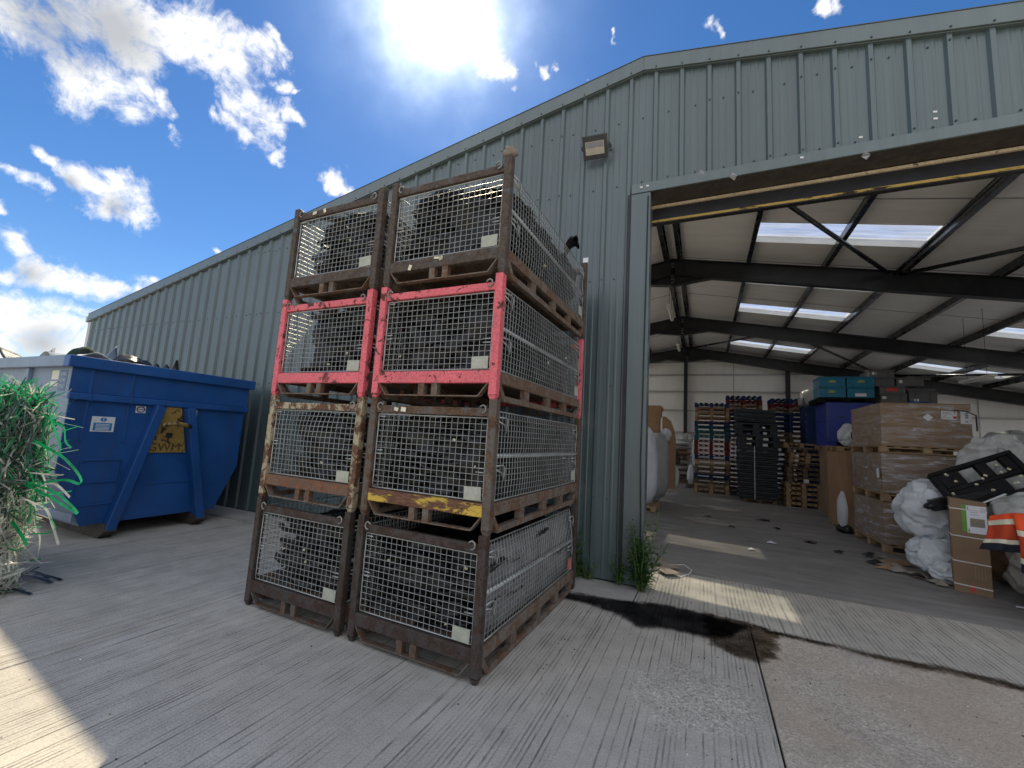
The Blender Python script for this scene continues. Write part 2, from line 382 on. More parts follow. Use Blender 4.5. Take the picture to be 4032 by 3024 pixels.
M['chip']=simple('pale_plastic_chip',(.7,.66,.5),.5,0,.2,20)

# --- skip
def paint(name,col,rough=.42,dirt=(.05,.05,.055),amt=.35,spec=.5):
    n=NT(name); co=n.coord()
    f=n.noise(co,1.6,7,.6); c=n.ramp(f,[(.3,tuple(x*.82 for x in col)),(.7,tuple(min(1,x*1.12) for x in col))])
    st=n.ramp(n.noise(n.coord(scale=(6,6,.6)),1.2,8,.65),[(.48,0.0),(.75,1.0)]); c=n.mix(n.math('MULTIPLY',st,amt),c,dirt)
    rr=n.ramp(n.noise(n.coord(scale=(9,9,1.1)),1.0,9,.72),[(.60,0.0),(.70,1.0)]); c=n.mix(n.math('MULTIPLY',rr,.45),c,(.07,.04,.028)); fd=n.ramp(n.noise(co,.9,8,.65),[(.45,0.0),(.7,1.0)]); c=n.mix(n.math('MULTIPLY',fd,.22),c,tuple(min(1,x*1.6+.03) for x in col))
    sc_=n.ramp(n.noise(co,12,10,.75),[(.63,0.0),(.66,1.0)]); c=n.mix(n.math('MULTIPLY',sc_,.7),c,(.06,.035,.025))
    b=n.bump(n.noise(co,1.4,3),.15,.03)
    return n.done(n.bsdf(c,n.ramp(f,[(.3,rough-.08),(.7,rough+.12)]),0,b,spec))
M['skipblue']=paint('skip_blue_paint',(.009,.08,.29))
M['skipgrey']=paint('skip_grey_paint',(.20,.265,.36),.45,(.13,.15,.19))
M['skipyellow']=rusty('worn_yellow_hook_plate',(.38,.25,.065),.56,((.03,.02,.015),(.07,.04,.025)),.5,6,.15,.03)
M['hookbar']=rusty('worn_hook_bar',(.30,.22,.08),.5,((.025,.018,.015),(.05,.03,.022)),.5)
M['runner']=simple('dirty_brown_runner_steel',(.06,.05,.04),.7,0,.35,6)
M['sticker']=simple('white_vinyl',(.74,.76,.78),.4,0,.05,8)
M['stickblue']=simple('blue_print',(.04,.20,.50),.45,0,.06,8)
M['ink']=simple('black_print',(.02,.02,.022),.5,0,.1,8)
M['inkgrey']=simple('grey_print',(.28,.28,.3),.5,0,.1,8)
M['letter']=simple('pale_stencil_lettering',(.58,.64,.68),.5,0,.15,20)
M['stickcream']=simple('cream_vinyl',(.66,.66,.52),.45,0,.1,10)
M['embossed']=simple('dark_yellow_weld_lettering',(.09,.055,.015),.6,0,.25,20)
def strand(name,col,trans):
    n=NT(name); oi=n.coord(); c=n.ramp(n.noise(oi,6,4),[(.3,tuple(x*.45 for x in col)),(.7,col)])
    d=n.new('ShaderNodeBsdfTranslucent'); n.link(c,d.inputs[0])
    p=n.bsdf(c,.22,0,None,.7); mx=n.new('ShaderNodeMixShader'); mx.inputs[0].default_value=trans; n.link(p,mx.inputs[1]); n.link(d.outputs[0],mx.inputs[2]); return n.done(mx.outputs[0])
M['str_green']=strand('green_strapping',(.015,.52,.18),.62)
M['str_dkgreen']=strand('dark_green_strapping',(.016,.085,.052),.35)
M['str_mint']=strand('pale_green_strapping',(.42,.66,.50),.5)
M['str_clear']=strand('clear_white_strapping',(.80,.82,.74),.5)
M['str_black']=strand('black_strapping',(.012,.012,.014),.0)
M['balecore']=simple('dark_bale_core',(.010,.03,.018),.8,0,.4,9,.6,30)

# --- goods
def wood(name,a,b):
    n=NT(name); co=n.coord(scale=(1,1,1)); s2=n.coord(scale=(2,22,22))
    c=n.ramp(n.noise(s2,1.0,6,.6,.4),[(.3,a),(.7,b)]); c=n.mix(1.0,c,n.ramp(n.noise(co,3,5),[(.3,.75),(.7,1.15)]),'MULTIPLY')
    return n.done(n.bsdf(c,.75,0,n.bump(n.noise(s2,2.0,5),.2,.004),.3))
M['wood']=wood('raw_pallet_wood',(.30,.20,.115),(.46,.33,.20))
M['wood_dark']=wood('weathered_pallet_wood',(.12,.085,.06),(.22,.16,.11))
M['wood_orange']=wood('orange_pallet_wood',(.26,.14,.08),(.36,.21,.125))
M['wood_blue']=wood('blue_painted_pallet_wood',(.008,.022,.085),(.015,.04,.13))
M['wood_teal']=wood('teal_painted_pallet_wood',(.012,.07,.10),(.02,.10,.14))
M['wood_red']=wood('red_painted_pallet_wood',(.10,.010,.013),(.19,.018,.022))
def card(name,a,b):
    n=NT(name); co=n.coord(); c=n.ramp(n.noise(co,1.8,7,.6),[(.3,a),(.7,b)])
    w=n.new('ShaderNodeTexWave'); w.inputs['Scale'].default_value=28; w.inputs['Distortion'].default_value=.4; n.link(co,w.inputs['Vector'])
    return n.done(n.bsdf(c,.8,0,n.bump(w.outputs['Fac'],.06,.003),.25))
M['card']=card('brown_cardboard',(.25,.165,.095),(.33,.225,.135))
M['card_dk']=card('dull_cardboard',(.20,.135,.085),(.27,.185,.115))
M['card_lt']=card('orange_cardboard',(.30,.18,.105),(.40,.25,.15))
M['card_grey']=card('weathered_card_scraps',(.20,.17,.14),(.33,.28,.23))
n=NT('stretch_wrap_film'); co=n.coord(scale=(1.2,1.2,7)); f=n.noise(co,2.2,9,.66,.8)
al=n.ramp(f,[(.42,.03),(.54,.25),(.66,.72)])
tr=n.new('ShaderNodeBsdfTransparent'); p=n.bsdf((.74,.73,.78),.14,0,n.bump(n.noise(n.coord(scale=(2,2,16)),2.2,5,.6,.6),.6,.02),.6)
mx=n.new('ShaderNodeMixShader'); n.link(al,mx.inputs[0]); n.link(tr.outputs[0],mx.inputs[1]); n.link(p,mx.inputs[2]); M['wrap']=n.done(mx.outputs[0])
n=NT('clear_bag_film'); co=n.coord(); f=n.noise(co,5,9,.66,.8)
al=n.ramp(f,[(.35,.62),(.7,.92)]); tr=n.new('ShaderNodeBsdfTransparent'); p=n.bsdf((.60,.62,.60),.2,0,n.bump(n.noise(co,4,5,.55,1.4),.5,.05),.6)
mx=n.new('ShaderNodeMixShader'); n.link(al,mx.inputs[0]); n.link(tr.outputs[0],mx.inputs[1]); n.link(p,mx.inputs[2]); M['clearbag']=n.done(mx.outputs[0])
def cloth(name,col,rough=.75,scale=5,b=.8):
    n=NT(name); co=n.coord(); c=n.ramp(n.noise(co,3,6),[(.3,tuple(x*.88 for x in col)),(.7,tuple(min(1,x*1.06) for x in col))])
    nm=n.bump(n.noise(co,scale,4,.5,1.2),b*.3,.04); nm=n.bump(n.noise(co,220,2),.15,.002,nm)
    return n.done(n.bsdf(c,rough,0,nm,.3))
M['bag']=cloth('white_woven_sack',(.60,.64,.68),.5,3,.4)
M['bag_blue']=cloth('blue_white_woven_sack',(.68,.72,.80),.6,4,.4)
M['bag_grey']=cloth('grey_woven_sack',(.36,.37,.37),.7)
M['sacks']=cloth('dull_plastic_sack',(.30,.28,.25),.35)
M['hivis']=cloth('orange_hi_vis_cloth',(.80,.085,.02),.7,9,.5)
M['hivis_dk']=cloth('rust_orange_cloth',(.42,.05,.018),.8,9,.5)
M['navy']=cloth('navy_cloth',(.016,.017,.03),.8,9,.5)
M['reflect']=cloth('reflective_tape',(.62,.58,.44),.45,16,.2)
M['tealpl']=simple('teal_plastic',(.008,.17,.29),.35,0,.12,3)
M['greypl']=simple('grey_plastic',(.115,.115,.12),.45,0,.15,3)
M['bluepl']=simple('blue_plastic',(.022,.045,.30),.4,0,.15,2)
M['blue_sheet']=simple('bright_blue_sheet',(.05,.17,.55),.4,0,.12,3)
M['slatepl']=simple('dark_slate_plastic',(.016,.022,.030),.6,0,.25,3,dirt=((.05,.055,.06),.5))
M['blackflat']=simple('black_moulded_plastic',(.007,.007,.008),.6,0,.3,5,spec=.2)
M['green_print']=simple('green_print',(.12,.32,.04),.5,0,.1,8)
M['yellow_print']=simple('yellow_print',(.55,.50,.12),.5,0,.1,8)
M['red_print']=simple('red_print',(.55,.05,.05),.5,0,.1,8)
M['strap_white']=simple('white_strap',(.62,.62,.60),.4,0,.1,9)
M['label']=simple('white_paper_label',(.72,.73,.78),.55,0,.04,9)
n=NT('weed_leaf'); oi=n.coord(); c=n.ramp(n.noise(oi,14,4),[(.3,(.035,.095,.022)),(.7,(.085,.20,.05))]); d=n.new('ShaderNodeBsdfTranslucent'); n.link(c,d.inputs[0]); p=n.bsdf(c,.5,0,None,.4)
mx=n.new('ShaderNodeMixShader'); mx.inputs[0].default_value=.3; n.link(p,mx.inputs[1]); n.link(d.outputs[0],mx.inputs[2]); M['leaf']=n.done(mx.outputs[0])
M['stem']=simple('weed_stem',(.10,.15,.05),.6,0,.3,10)
M['stem_red']=simple('reddish_weed_base',(.10,.035,.025),.7,0,.3,10)
M['lampbody']=simple('dark_lamp_housing',(.05,.052,.055),.45,0,.2,6)
M['lampglass']=simple('lamp_reflector',(.62,.58,.48),.2,.3,.08,5)
M['tubewhite']=simple('white_batten_light',(.75,.74,.70),.35,0,.05,5)
M['cable']=simple('black_cable',(.01,.01,.011),.5,0,.2,5)
# ------------------------------------------------------------------ camera (metres; the yard is z = 0, the gable wall lies at y = 5.54)
CAM=Vector((0,0,1.7)); YAW,PITCH,ROLL=-.4305,.1243,.0603
fw=Vector((math.sin(YAW)*math.cos(PITCH),math.cos(YAW)*math.cos(PITCH),math.sin(PITCH)))
rt=Vector((math.cos(YAW),-math.sin(YAW),0)); up=rt.cross(fw)
rt,up=rt*math.cos(ROLL)+up*math.sin(ROLL),-rt*math.sin(ROLL)+up*math.cos(ROLL)
cam=bpy.data.cameras.new('camera'); cam.lens=36*1664.255/4032; cam.sensor_width=36; cam.clip_start=.05; cam.clip_end=3000
co_=bpy.data.objects.new('camera',cam); COL.objects.link(co_)
mm=Matrix((rt,up,-fw)).transposed().to_4x4(); mm.translation=CAM; co_.matrix_world=mm; sc.camera=co_

# ------------------------------------------------------------------ daylight
SUN=Vector((-.4160,.5112,.7521)).normalized()
EL=math.asin(SUN.z); AZ=math.atan2(SUN.x,SUN.y)
sl=bpy.data.lights.new('sun','SUN'); sl.energy=SUN_E; sl.angle=R(.55); sl.color=(1.0,.85,.59)
so=bpy.data.objects.new('sun',sl); COL.objects.link(so); so.rotation_euler=SUN.to_track_quat('Z','Y').to_euler(); so.location=SUN*60
w=bpy.data.worlds.new('World'); sc.world=w; w.use_nodes=True; nt=w.node_tree; nt.nodes.clear()
def N(t,**k):
    n=nt.nodes.new(t)
    for a,b in k.items(): setattr(n,a,b)
    return n
def L(a,b): nt.links.new(a,b)
def MA(op,a,b=None):
    n=N('ShaderNodeMath',operation=op)
    for i,x in ((0,a),(1,b)):
        if x is None: continue
        if isinstance(x,(int,float)): n.inputs[i].default_value=x
        else: L(x,n.inputs[i])
    return n.outputs[0]
sky=N('ShaderNodeTexSky',sky_type='NISHITA'); sky.sun_disc=False; sky.sun_elevation=EL; sky.sun_rotation=AZ; sky.air_density=1.0; sky.dust_density=.08; sky.ozone_density=3.0; sky.altitude=100
tc=N('ShaderNodeTexCoord'); nrm=N('ShaderNodeVectorMath',operation='NORMALIZE'); L(tc.outputs['Generated'],nrm.inputs[0]); D=nrm.outputs[0]
CL=[(-0.843, 0.166, 0.511, 0.0277), (-0.835, 0.194, 0.515, 0.0342), (-0.807, 0.212, 0.551, 0.04), (-0.784, 0.246, 0.57, 0.0425), (-0.843, 0.213, 0.493, 0.0231), (-0.839, 0.242, 0.488, 0.0326), (-0.828, 0.27, 0.492, 0.0313), (-0.815, 0.292, 0.5, 0.0237), (-0.763, 0.281, 0.582, 0.0337), (-0.788, 0.279, 0.55, 0.0341), (-0.736, 0.3, 0.607, 0.0316), (-0.752, 0.32, 0.576, 0.0271), (-0.721, 0.332, 0.609, 0.0333), (-0.734, 0.351, 0.582, 0.0252), (-0.705, 0.375, 0.602, 0.0291), (-0.678, 0.394, 0.62, 0.0231), (-0.659, 0.395, 0.64, 0.0118), (-0.807, 0.323, 0.494, 0.0125), (-0.815, 0.344, 0.466, 0.0117), (-0.813, 0.358, 0.459, 0.0066), (-0.731, 0.407, 0.548, 0.0264), (-0.723, 0.433, 0.538, 0.0288), (-0.717, 0.453, 0.529, 0.0223), (-0.725, 0.471, 0.503, 0.0153), (-0.726, 0.484, 0.488, 0.0094), (-0.756, 0.403, 0.516, 0.0182), (-0.772, 0.379, 0.511, 0.0122), (-0.687, 0.463, 0.561, 0.0148), (-0.676, 0.479, 0.56, 0.0091), (-0.676, 0.441, 0.59, 0.0114), (-0.669, 0.454, 0.589, 0.0058), (-0.897, 0.235, 0.374, 0.0088), (-0.897, 0.249, 0.365, 0.0113), (-0.896, 0.266, 0.356, 0.0151), (-0.889, 0.285, 0.358, 0.021), (-0.884, 0.309, 0.352, 0.0263), (-0.876, 0.334, 0.348, 0.0273), (-0.875, 0.356, 0.327, 0.0203), (-0.914, 0.251, 0.32, 0.0147), (-0.916, 0.231, 0.328, 0.012), (-0.919, 0.213, 0.332, 0.0095), (-0.894, 0.308, 0.325, 0.0156), (-0.884, 0.334, 0.329, 0.0183), (-0.942, 0.234, 0.242, 0.0154), (-0.943, 0.249, 0.223, 0.0197), (-0.94, 0.27, 0.209, 0.0205), (-0.935, 0.29, 0.205, 0.0194), (-0.929, 0.31, 0.203, 0.0175), (-0.921, 0.33, 0.206, 0.0181), (-0.912, 0.35, 0.212, 0.0134), (-0.903, 0.37, 0.219, 0.0179), (-0.892, 0.387, 0.232, 0.0099), (-0.953, 0.237, 0.19, 0.0138), (-0.958, 0.257, 0.125, 0.0283), (-0.951, 0.286, 0.117, 0.0298), (-0.943, 0.309, 0.123, 0.0279), (-0.935, 0.336, 0.113, 0.0259), (-0.933, 0.323, 0.157, 0.0128), (-0.963, 0.255, 0.082, 0.0224), (-0.944, 0.321, 0.083, 0.0188), (-0.673, 0.55, 0.494, 0.0142), (-0.665, 0.566, 0.488, 0.017), (-0.659, 0.577, 0.483, 0.0104), (-0.833, 0.455, 0.313, 0.0078), (-0.875, 0.191, 0.444, 0.006), (-0.873, 0.201, 0.445, 0.0046), (-0.933, 0.223, 0.283, 0.0065), (-0.847, 0.432, 0.311, 0.0045), (-0.365, 0.611, 0.703, 0.0246), (-0.351, 0.634, 0.69, 0.022), (-0.337, 0.648, 0.683, 0.0143), (-0.293, 0.654, 0.698, 0.007), (-0.278, 0.665, 0.693, 0.0094), (-0.257, 0.669, 0.697, 0.0086), (-0.34, 0.672, 0.658, 0.0074), (-0.434, 0.647, 0.627, 0.0059), (-0.198, 0.699, 0.687, 0.0039), (-0.147, 0.675, 0.723, 0.0043), (0.004, 0.703, 0.711, 0.0094), (0.019, 0.71, 0.704, 0.008), (0.008, 0.721, 0.693, 0.0082), (0.167, 0.709, 0.685, 0.0105), (0.187, 0.708, 0.681, 0.0102), (0.202, 0.713, 0.671, 0.0056), (0.162, 0.715, 0.68, 0.0041)]
# clouds stand at fixed bearings in the sky: soft discs broken up by noise in the sky direction
wn=N('ShaderNodeTexNoise'); wn.inputs['Scale'].default_value=13; wn.inputs['Detail'].default_value=5; L(D,wn.inputs['Vector'])
ws=N('ShaderNodeVectorMath',operation='SUBTRACT'); L(wn.outputs['Color'],ws.inputs[0]); ws.inputs[1].default_value=(.5,.5,.5)
wm=N('ShaderNodeVectorMath',operation='SCALE'); L(ws.outputs[0],wm.inputs[0]); wm.inputs['Scale'].default_value=.10
wd=N('ShaderNodeVectorMath',operation='ADD'); L(D,wd.inputs[0]); L(wm.outputs[0],wd.inputs[1])
acc=None; acc2=None
def disc(x,y,z,r,src):
    d=N('ShaderNodeVectorMath',operation='DISTANCE'); L(src,d.inputs[0]); d.inputs[1].default_value=(x,y,z)
    return MA('SUBTRACT',1.0,MA('DIVIDE',d.outputs['Value'],r))
for x,y,z,r in CL:
    v=disc(x,y,z,r*1.28,wd.outputs[0]); acc=v if acc is None else MA('MAXIMUM',acc,v)
acc=MA('MAXIMUM',acc,-1.0)
n1=N('ShaderNodeTexNoise'); n1.inputs['Scale'].default_value=13; n1.inputs['Detail'].default_value=10; n1.inputs['Roughness'].default_value=.70; n1.inputs['Distortion'].default_value=.5; L(D,n1.inputs['Vector'])
nb=N('ShaderNodeTexNoise'); nb.inputs['Scale'].default_value=48; nb.inputs['Detail'].default_value=6; nb.inputs['Roughness'].default_value=.6; nb.inputs['Distortion'].default_value=1.2; L(D,nb.inputs['Vector'])
dens=MA('ADD',MA('ADD',MA('MINIMUM',acc,.55),MA('MULTIPLY',MA('SUBTRACT',n1.outputs['Fac'],.5),2.6)),MA('MULTIPLY',MA('SUBTRACT',nb.outputs['Fac'],.5),.8))
al=N('ShaderNodeMapRange',interpolation_type='SMOOTHSTEP'); L(dens,al.inputs[0]); al.inputs[1].default_value=-.22; al.inputs[2].default_value=.85
n2=N('ShaderNodeTexNoise'); n2.inputs['Scale'].default_value=7; n2.inputs['Detail'].default_value=7; n2.inputs['Roughness'].default_value=.6; L(D,n2.inputs['Vector'])
grey=disc(*GREY1,D); grey=MA('MAXIMUM',grey,disc(*GREY2,D)); grey=MA('MAXIMUM',grey,0.0)
for g in GREY3: grey=MA('MAXIMUM',grey,MA('MULTIPLY',disc(*g,D),.75))
gs=MA('ADD',MA('MULTIPLY',grey,1.5),MA('MULTIPLY',MA('SUBTRACT',n2.outputs['Fac'],.5),1.3))
gr=N('ShaderNodeMapRange',interpolation_type='SMOOTHSTEP'); L(gs,gr.inputs[0]); gr.inputs[1].default_value=-.05; gr.inputs[2].default_value=1.3
cc=N('ShaderNodeMix',data_type='RGBA'); L(gr.outputs[0],cc.inputs[0]); cc.inputs[6].default_value=(*[CLOUD*x for x in (1.0,.99,.97)],1); cc.inputs[7].default_value=(*[CLOUD*x for x in (.46,.48,.51)],1)
# bright glow added to the sky right round the sun
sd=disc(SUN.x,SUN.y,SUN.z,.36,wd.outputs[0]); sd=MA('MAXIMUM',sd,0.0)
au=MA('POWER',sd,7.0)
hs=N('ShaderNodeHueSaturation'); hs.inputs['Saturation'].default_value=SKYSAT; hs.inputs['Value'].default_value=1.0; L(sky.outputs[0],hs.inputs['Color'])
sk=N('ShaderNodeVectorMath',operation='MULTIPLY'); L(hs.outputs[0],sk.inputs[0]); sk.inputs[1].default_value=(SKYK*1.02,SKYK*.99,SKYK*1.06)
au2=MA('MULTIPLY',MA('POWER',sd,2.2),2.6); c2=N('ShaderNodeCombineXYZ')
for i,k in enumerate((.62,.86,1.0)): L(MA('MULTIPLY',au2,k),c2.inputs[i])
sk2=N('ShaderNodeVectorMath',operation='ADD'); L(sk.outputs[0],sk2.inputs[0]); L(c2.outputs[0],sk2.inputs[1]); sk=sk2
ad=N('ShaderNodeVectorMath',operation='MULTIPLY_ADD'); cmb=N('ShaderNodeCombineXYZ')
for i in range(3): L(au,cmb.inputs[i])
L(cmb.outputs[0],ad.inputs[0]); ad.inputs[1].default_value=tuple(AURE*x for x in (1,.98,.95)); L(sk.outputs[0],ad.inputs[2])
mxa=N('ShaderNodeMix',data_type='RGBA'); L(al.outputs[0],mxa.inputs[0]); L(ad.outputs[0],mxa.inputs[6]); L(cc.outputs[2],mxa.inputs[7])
# unseen bright cloud bank, added behind the camera as neutral fill for the shade
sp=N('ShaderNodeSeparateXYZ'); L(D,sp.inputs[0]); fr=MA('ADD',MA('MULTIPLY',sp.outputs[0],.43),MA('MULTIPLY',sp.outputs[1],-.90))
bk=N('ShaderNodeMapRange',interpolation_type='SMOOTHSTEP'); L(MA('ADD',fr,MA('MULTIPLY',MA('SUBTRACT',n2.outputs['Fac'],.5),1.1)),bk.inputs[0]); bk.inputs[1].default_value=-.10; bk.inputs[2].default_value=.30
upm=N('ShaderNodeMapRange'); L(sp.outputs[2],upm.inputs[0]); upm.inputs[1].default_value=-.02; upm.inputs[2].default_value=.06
mxs=N('ShaderNodeMix',data_type='RGBA'); L(MA('MULTIPLY',bk.outputs[0],upm.outputs[0]),mxs.inputs[0]); L(mxa.outputs[2],mxs.inputs[6]); mxs.inputs[7].default_value=(BACK_FILL*.96,BACK_FILL,BACK_FILL*1.10,1)
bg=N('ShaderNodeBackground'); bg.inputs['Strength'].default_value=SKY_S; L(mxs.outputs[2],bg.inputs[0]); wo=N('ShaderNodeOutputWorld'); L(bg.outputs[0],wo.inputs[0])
w.cycles.sampling_method='MANUAL'; w.cycles.sample_map_resolution=1024
sc.view_settings.view_transform='Standard'; sc.view_settings.look='None'; sc.view_settings.gamma=1; sc.view_settings.use_curve_mapping=False
sc.view_settings.exposure=EXPO
cy=sc.cycles; cy.use_denoising=True; cy.max_bounces=10; cy.diffuse_bounces=6; cy.glossy_bounces=4; cy.transparent_max_bounces=24; cy.transmission_bounces=6; cy.sample_clamp_indirect=6.0
try: cy.denoiser='OPENIMAGEDENOISE'
except Exception: pass

# ------------------------------------------------------------------ ground: separate slabs with dark joints between them
def slab(name,x0,x1,y0,y1,m,z=0.0,th=.02):
    o=MB().box(x0,x1,y0,y1,z-th,z).build(name,m,bevel=.004); o['kind']='structure'; return o
g=MB(); g.add([(-900,-900,-.024),(900,-900,-.024),(900,900,-.024),(-900,900,-.024)],[(0,1,2,3)]); o=g.build('ground',M['earth']); o['kind']='structure'
g=MB(); g.add([(-30,-12,-.016),(20,-12,-.016),(20,24,-.016),(-30,24,-.016)],[(0,1,2,3)]); o=g.build('joint_bed',M['joint']); o['kind']='structure'
YJ=4.935
slab('concrete_yard',-4.16,.405,-10,YJ-.006,M['conc_a'])
slab('concrete_yard',-9.9,-4.175,-10,YJ-.006,M['conc_a']); slab('concrete_yard',-28,-9.912,-10,YJ-.006,M['conc_a'])
slab('concrete_yard',.418,6.2,-10,YJ-.006,M['conc_b']); slab('concrete_yard',6.21,19,-10,YJ-.006,M['conc_b'])
slab('apron',-.694,5.2,YJ+.006,6.503,M['conc_apron'])
slab('apron',5.212,19,YJ+.006,5.5,M['conc_apron'])
slab('plinth_strip',-4.16,-.706,YJ+.006,5.50,M['conc_plinth'],.012,.03)
slab('plinth_strip',-15.6,-4.175,YJ+.006,5.50,M['conc_plinth'],.012,.03)
slab('warehouse_floor',-3.3,6.4,6.513,23.1,M['floor'])
slab('pale_bounce_floor',-15.3,-3.306,6.513,23.1,M['bounce_floor']); slab('pale_bounce_floor',6.406,13.8,6.513,23.1,M['bounce_floor'])  # unseen side floors, made pale to bounce light onto the lining
slab('warehouse_floor',-15.3,-.72,5.72,6.513-.002,M['floor']); slab('warehouse_floor',5.22,13.8,5.72,6.513-.002,M['floor'])
# damp oily stain along the joint
def pip(x,y,P):
    c=False; j=len(P)-1
    for i in range(len(P)):
        if (P[i][1]>y)!=(P[j][1]>y) and x<(P[j][0]-P[i][0])*(y-P[i][1])/(P[j][1]-P[i][1])+P[i][0]: c=not c
        j=i
    return c
def dseg(x,y,a,b):
    dx,dy=b[0]-a[0],b[1]-a[1]; t=max(0,min(1,((x-a[0])*dx+(y-a[1])*dy)/(dx*dx+dy*dy+1e-9)))
    return math.hypot(x-a[0]-t*dx,y-a[1]-t*dy)
def stain(name,P,step,z,label):
    xs=[p[0] for p in P]; ys=[p[1] for p in P]; x0,x1,y0,y1=min(xs)-.15,max(xs)+.15,min(ys)-.15,max(ys)+.15
    nx=int((x1-x0)/step); ny=int((y1-y0)/step); vals=[]
    m=MB(); m.grid(lambda u,v:(x0+u*(x1-x0),y0+v*(y1-y0),z),nx,ny)
    for p in m.v:
        d=min(dseg(p[0],p[1],P[i],P[(i+1)%len(P)]) for i in range(len(P)))
        d=d if pip(p[0],p[1],P) else -d
        vals.append(max(0,min(1,.5+d/.16)))
    o=m.build(name,M['stain_thin' if 'thin' in label or 'line' in label else 'stain']); a=o.data.attributes.new('stain','FLOAT','POINT'); a.data.foreach_set('value',vals)
    return tag(o,label,'stain',None,'stuff')
stain('damp_stain',[(-1.9,4.72),(-1.40,4.86),(-.72,4.97),(-.39,5.10),(-.05,5.08),(.20,5.02),(.42,4.94),(.30,4.80),(.22,4.62),(.10,4.50),(-.02,4.48),(-.30,4.48),(-.57,4.36),(-.76,4.55),(-1.01,4.64),(-1.34,4.66),(-1.9,4.66)],.02,.0165,'dark damp oily stain spreading along the concrete joint by the doorway')
stain('damp_stain',[(-.02,5.12),(.41,5.10),(.70,5.0),(.62,4.80),(.56,4.40),(.42,4.22),(.25,4.25),(.05,4.36)],.02,.0072,'thin brown edge of the damp stain where it dries out across the slab joint')
stain('joint_dirt',[(.55,5.02),(1.13,5.00),(1.32,4.98),(1.66,4.97),(1.86,5.03),(2.3,4.97),(4.2,5.0),(4.2,4.88),(2.26,4.85),(1.86,4.89),(1.66,4.86),(1.3,4.88),(1.1,4.92),(.55,4.93)],.02,.005,'dark dirt line in the joint in front of the doorway')
# ------------------------------------------------------------------ the warehouse
XA,TS=-.784,math.tan(.1833); YW=5.54; XL,XR=-15.44,13.87; YB=23.15; XD0,XD1,ZL=-.66,4.7,5.06
def zr(x,za): return za-abs(x-XA)*TS
wh=thing('warehouse','grey green metal clad warehouse with low pitched gable and wide open doorway','warehouse',(XA,YW,0)); WO=(XA,YW,0)
def part(mb,name,m,parent=None,**k): return mb.build(name,m,wh if parent is None else parent,WO,**k)
# gable cladding: wide pans with narrow raised ribs every 333 mm
def profile(x0,x1):
    pts=[]; k=math.floor((x0-.05)/ .3335)-1
    while True:
        c=.05+k*.3335
        if c>x1+.3: break
        pts+= [(c-.042,.0),(c-.022,-.036),(c+.022,-.036),(c+.042,.0),(c+.105,.0),(c+.115,-.004),(c+.135,-.004),(c+.145,0),(c+.19,0),(c+.20,-.004),(c+.22,-.004),(c+.23,0)]
        k+=1
    P=[p for p in pts if x0<p[0]<x1]
    return [(x0,0.0)]+P+[(x1,0.0)]
def sheet(mb,x0,x1,zf0,zf1,y,step=None):
    P=profile(x0,x1); v=[];f=[]
    for x,d in P: v+=[(x,y+d,zf0(x)),(x,y+d,zf1(x))]
    for i in range(len(P)-1): f.append((2*i,2*i+2,2*i+3,2*i+1))
    mb.add(v,f)
gc=MB(); top=lambda x: zr(x,6.97)
sheet(gc,XL+.06,XD0-.22,lambda x:.0125,top,YW)
sheet(gc,XD0-.22,XD1+.22,lambda x:ZL+.10,top,YW); sheet(gc,XD1+.22,XR-.06,lambda x:-.01,top,YW)
part(gc,'gable_cladding',M['clad'])
# verge flashing, corner flashings, door flashings
vf=MB()
for sx,xe in ((-1,XL-.04),(1,XR+.04)):
    poly=[(XA,7.085),(xe,zr(xe,7.085)),(xe,zr(xe,6.88)),(XA,6.88)]
    vf.prism(poly,YW-.075,YW-.045,'y')
    vf.prism([(XA,7.095),(xe,zr(xe,7.095)),(xe,zr(xe,7.087)),(XA,7.087)],YW-.085,YW+.25,'y')
    vf.prism([(XA,6.878),(xe,zr(xe,6.878)),(xe,zr(xe,6.868)),(XA,6.868)],YW-.055,YW+.0,'y')
part(vf,'verge_flashing',M['flash'],bevel=.004)
cf=MB(); cf.box(XL-.03,XL+.11,YW-.05,YW-.02,.04,zr(XL+.1,6.84)); cf.box(XL-.03,XL,YW-.018,YW+.35,.04,zr(XL,6.84)); part(cf,'corner_flashing',M['corner'],bevel=.004)
cf=MB(); cf.box(XR-.11,XR+.03,YW-.05,YW-.02,.04,zr(XR-.1,6.84)); part(cf,'corner_flashing',M['corner'],bevel=.004)
ec=MB(); ec.cbox((XL-.07,YW+.02,zr(XL,6.93)),(.07,.22,.17)); part(ec,'eaves_gutter_end',M['corner'],bevel=.01)
g_=MB(); g_.box(XL-.16,XL-.04,YW+.15,YB,zr(XL,6.83),zr(XL,6.97)); part(g_,'eaves_gutter',M['corner'])
dj=MB(); dj.box(XD0-.25,XD0,YW-.045,YW-.018,.02,ZL-.005); dj.box(XD0-.022,XD0,YW-.016,YW+.19,.02,ZL-.005); part(dj,'door_jamb_flashing',M['clad'],bevel=.003)
dj=MB(); dj.box(XD1,XD1+.25,YW-.045,YW-.018,.02,ZL-.005); dj.box(XD1,XD1+.022,YW-.016,YW+.19,.02,ZL-.005); part(dj,'door_jamb_flashing',M['clad'],bevel=.003)
je=MB(); je.box(XD0-.30,XD0-.253,YW-.042,YW-.01,.02,ZL); part(je,'jamb_shadow_trim',M['steel'])
lf=MB(); lf.box(XD0-.25,XD1+.25,YW-.055,YW-.025,ZL,ZL+.135); part(lf,'lintel_flashing',M['flash'],bevel=.004)
ls=MB(); ls.box(XD0-.02,XD1+.02,YW-.02,YW+.33,ZL+.01,ZL+.03); part(ls,'lintel_soffit',M['soffit'])
lc=MB(); lc.box(XD0-.02,XD1+.02,YW+.335,YW+.365,ZL-.035,ZL+.0); part(lc,'lintel_angle_edge',M['cream'])
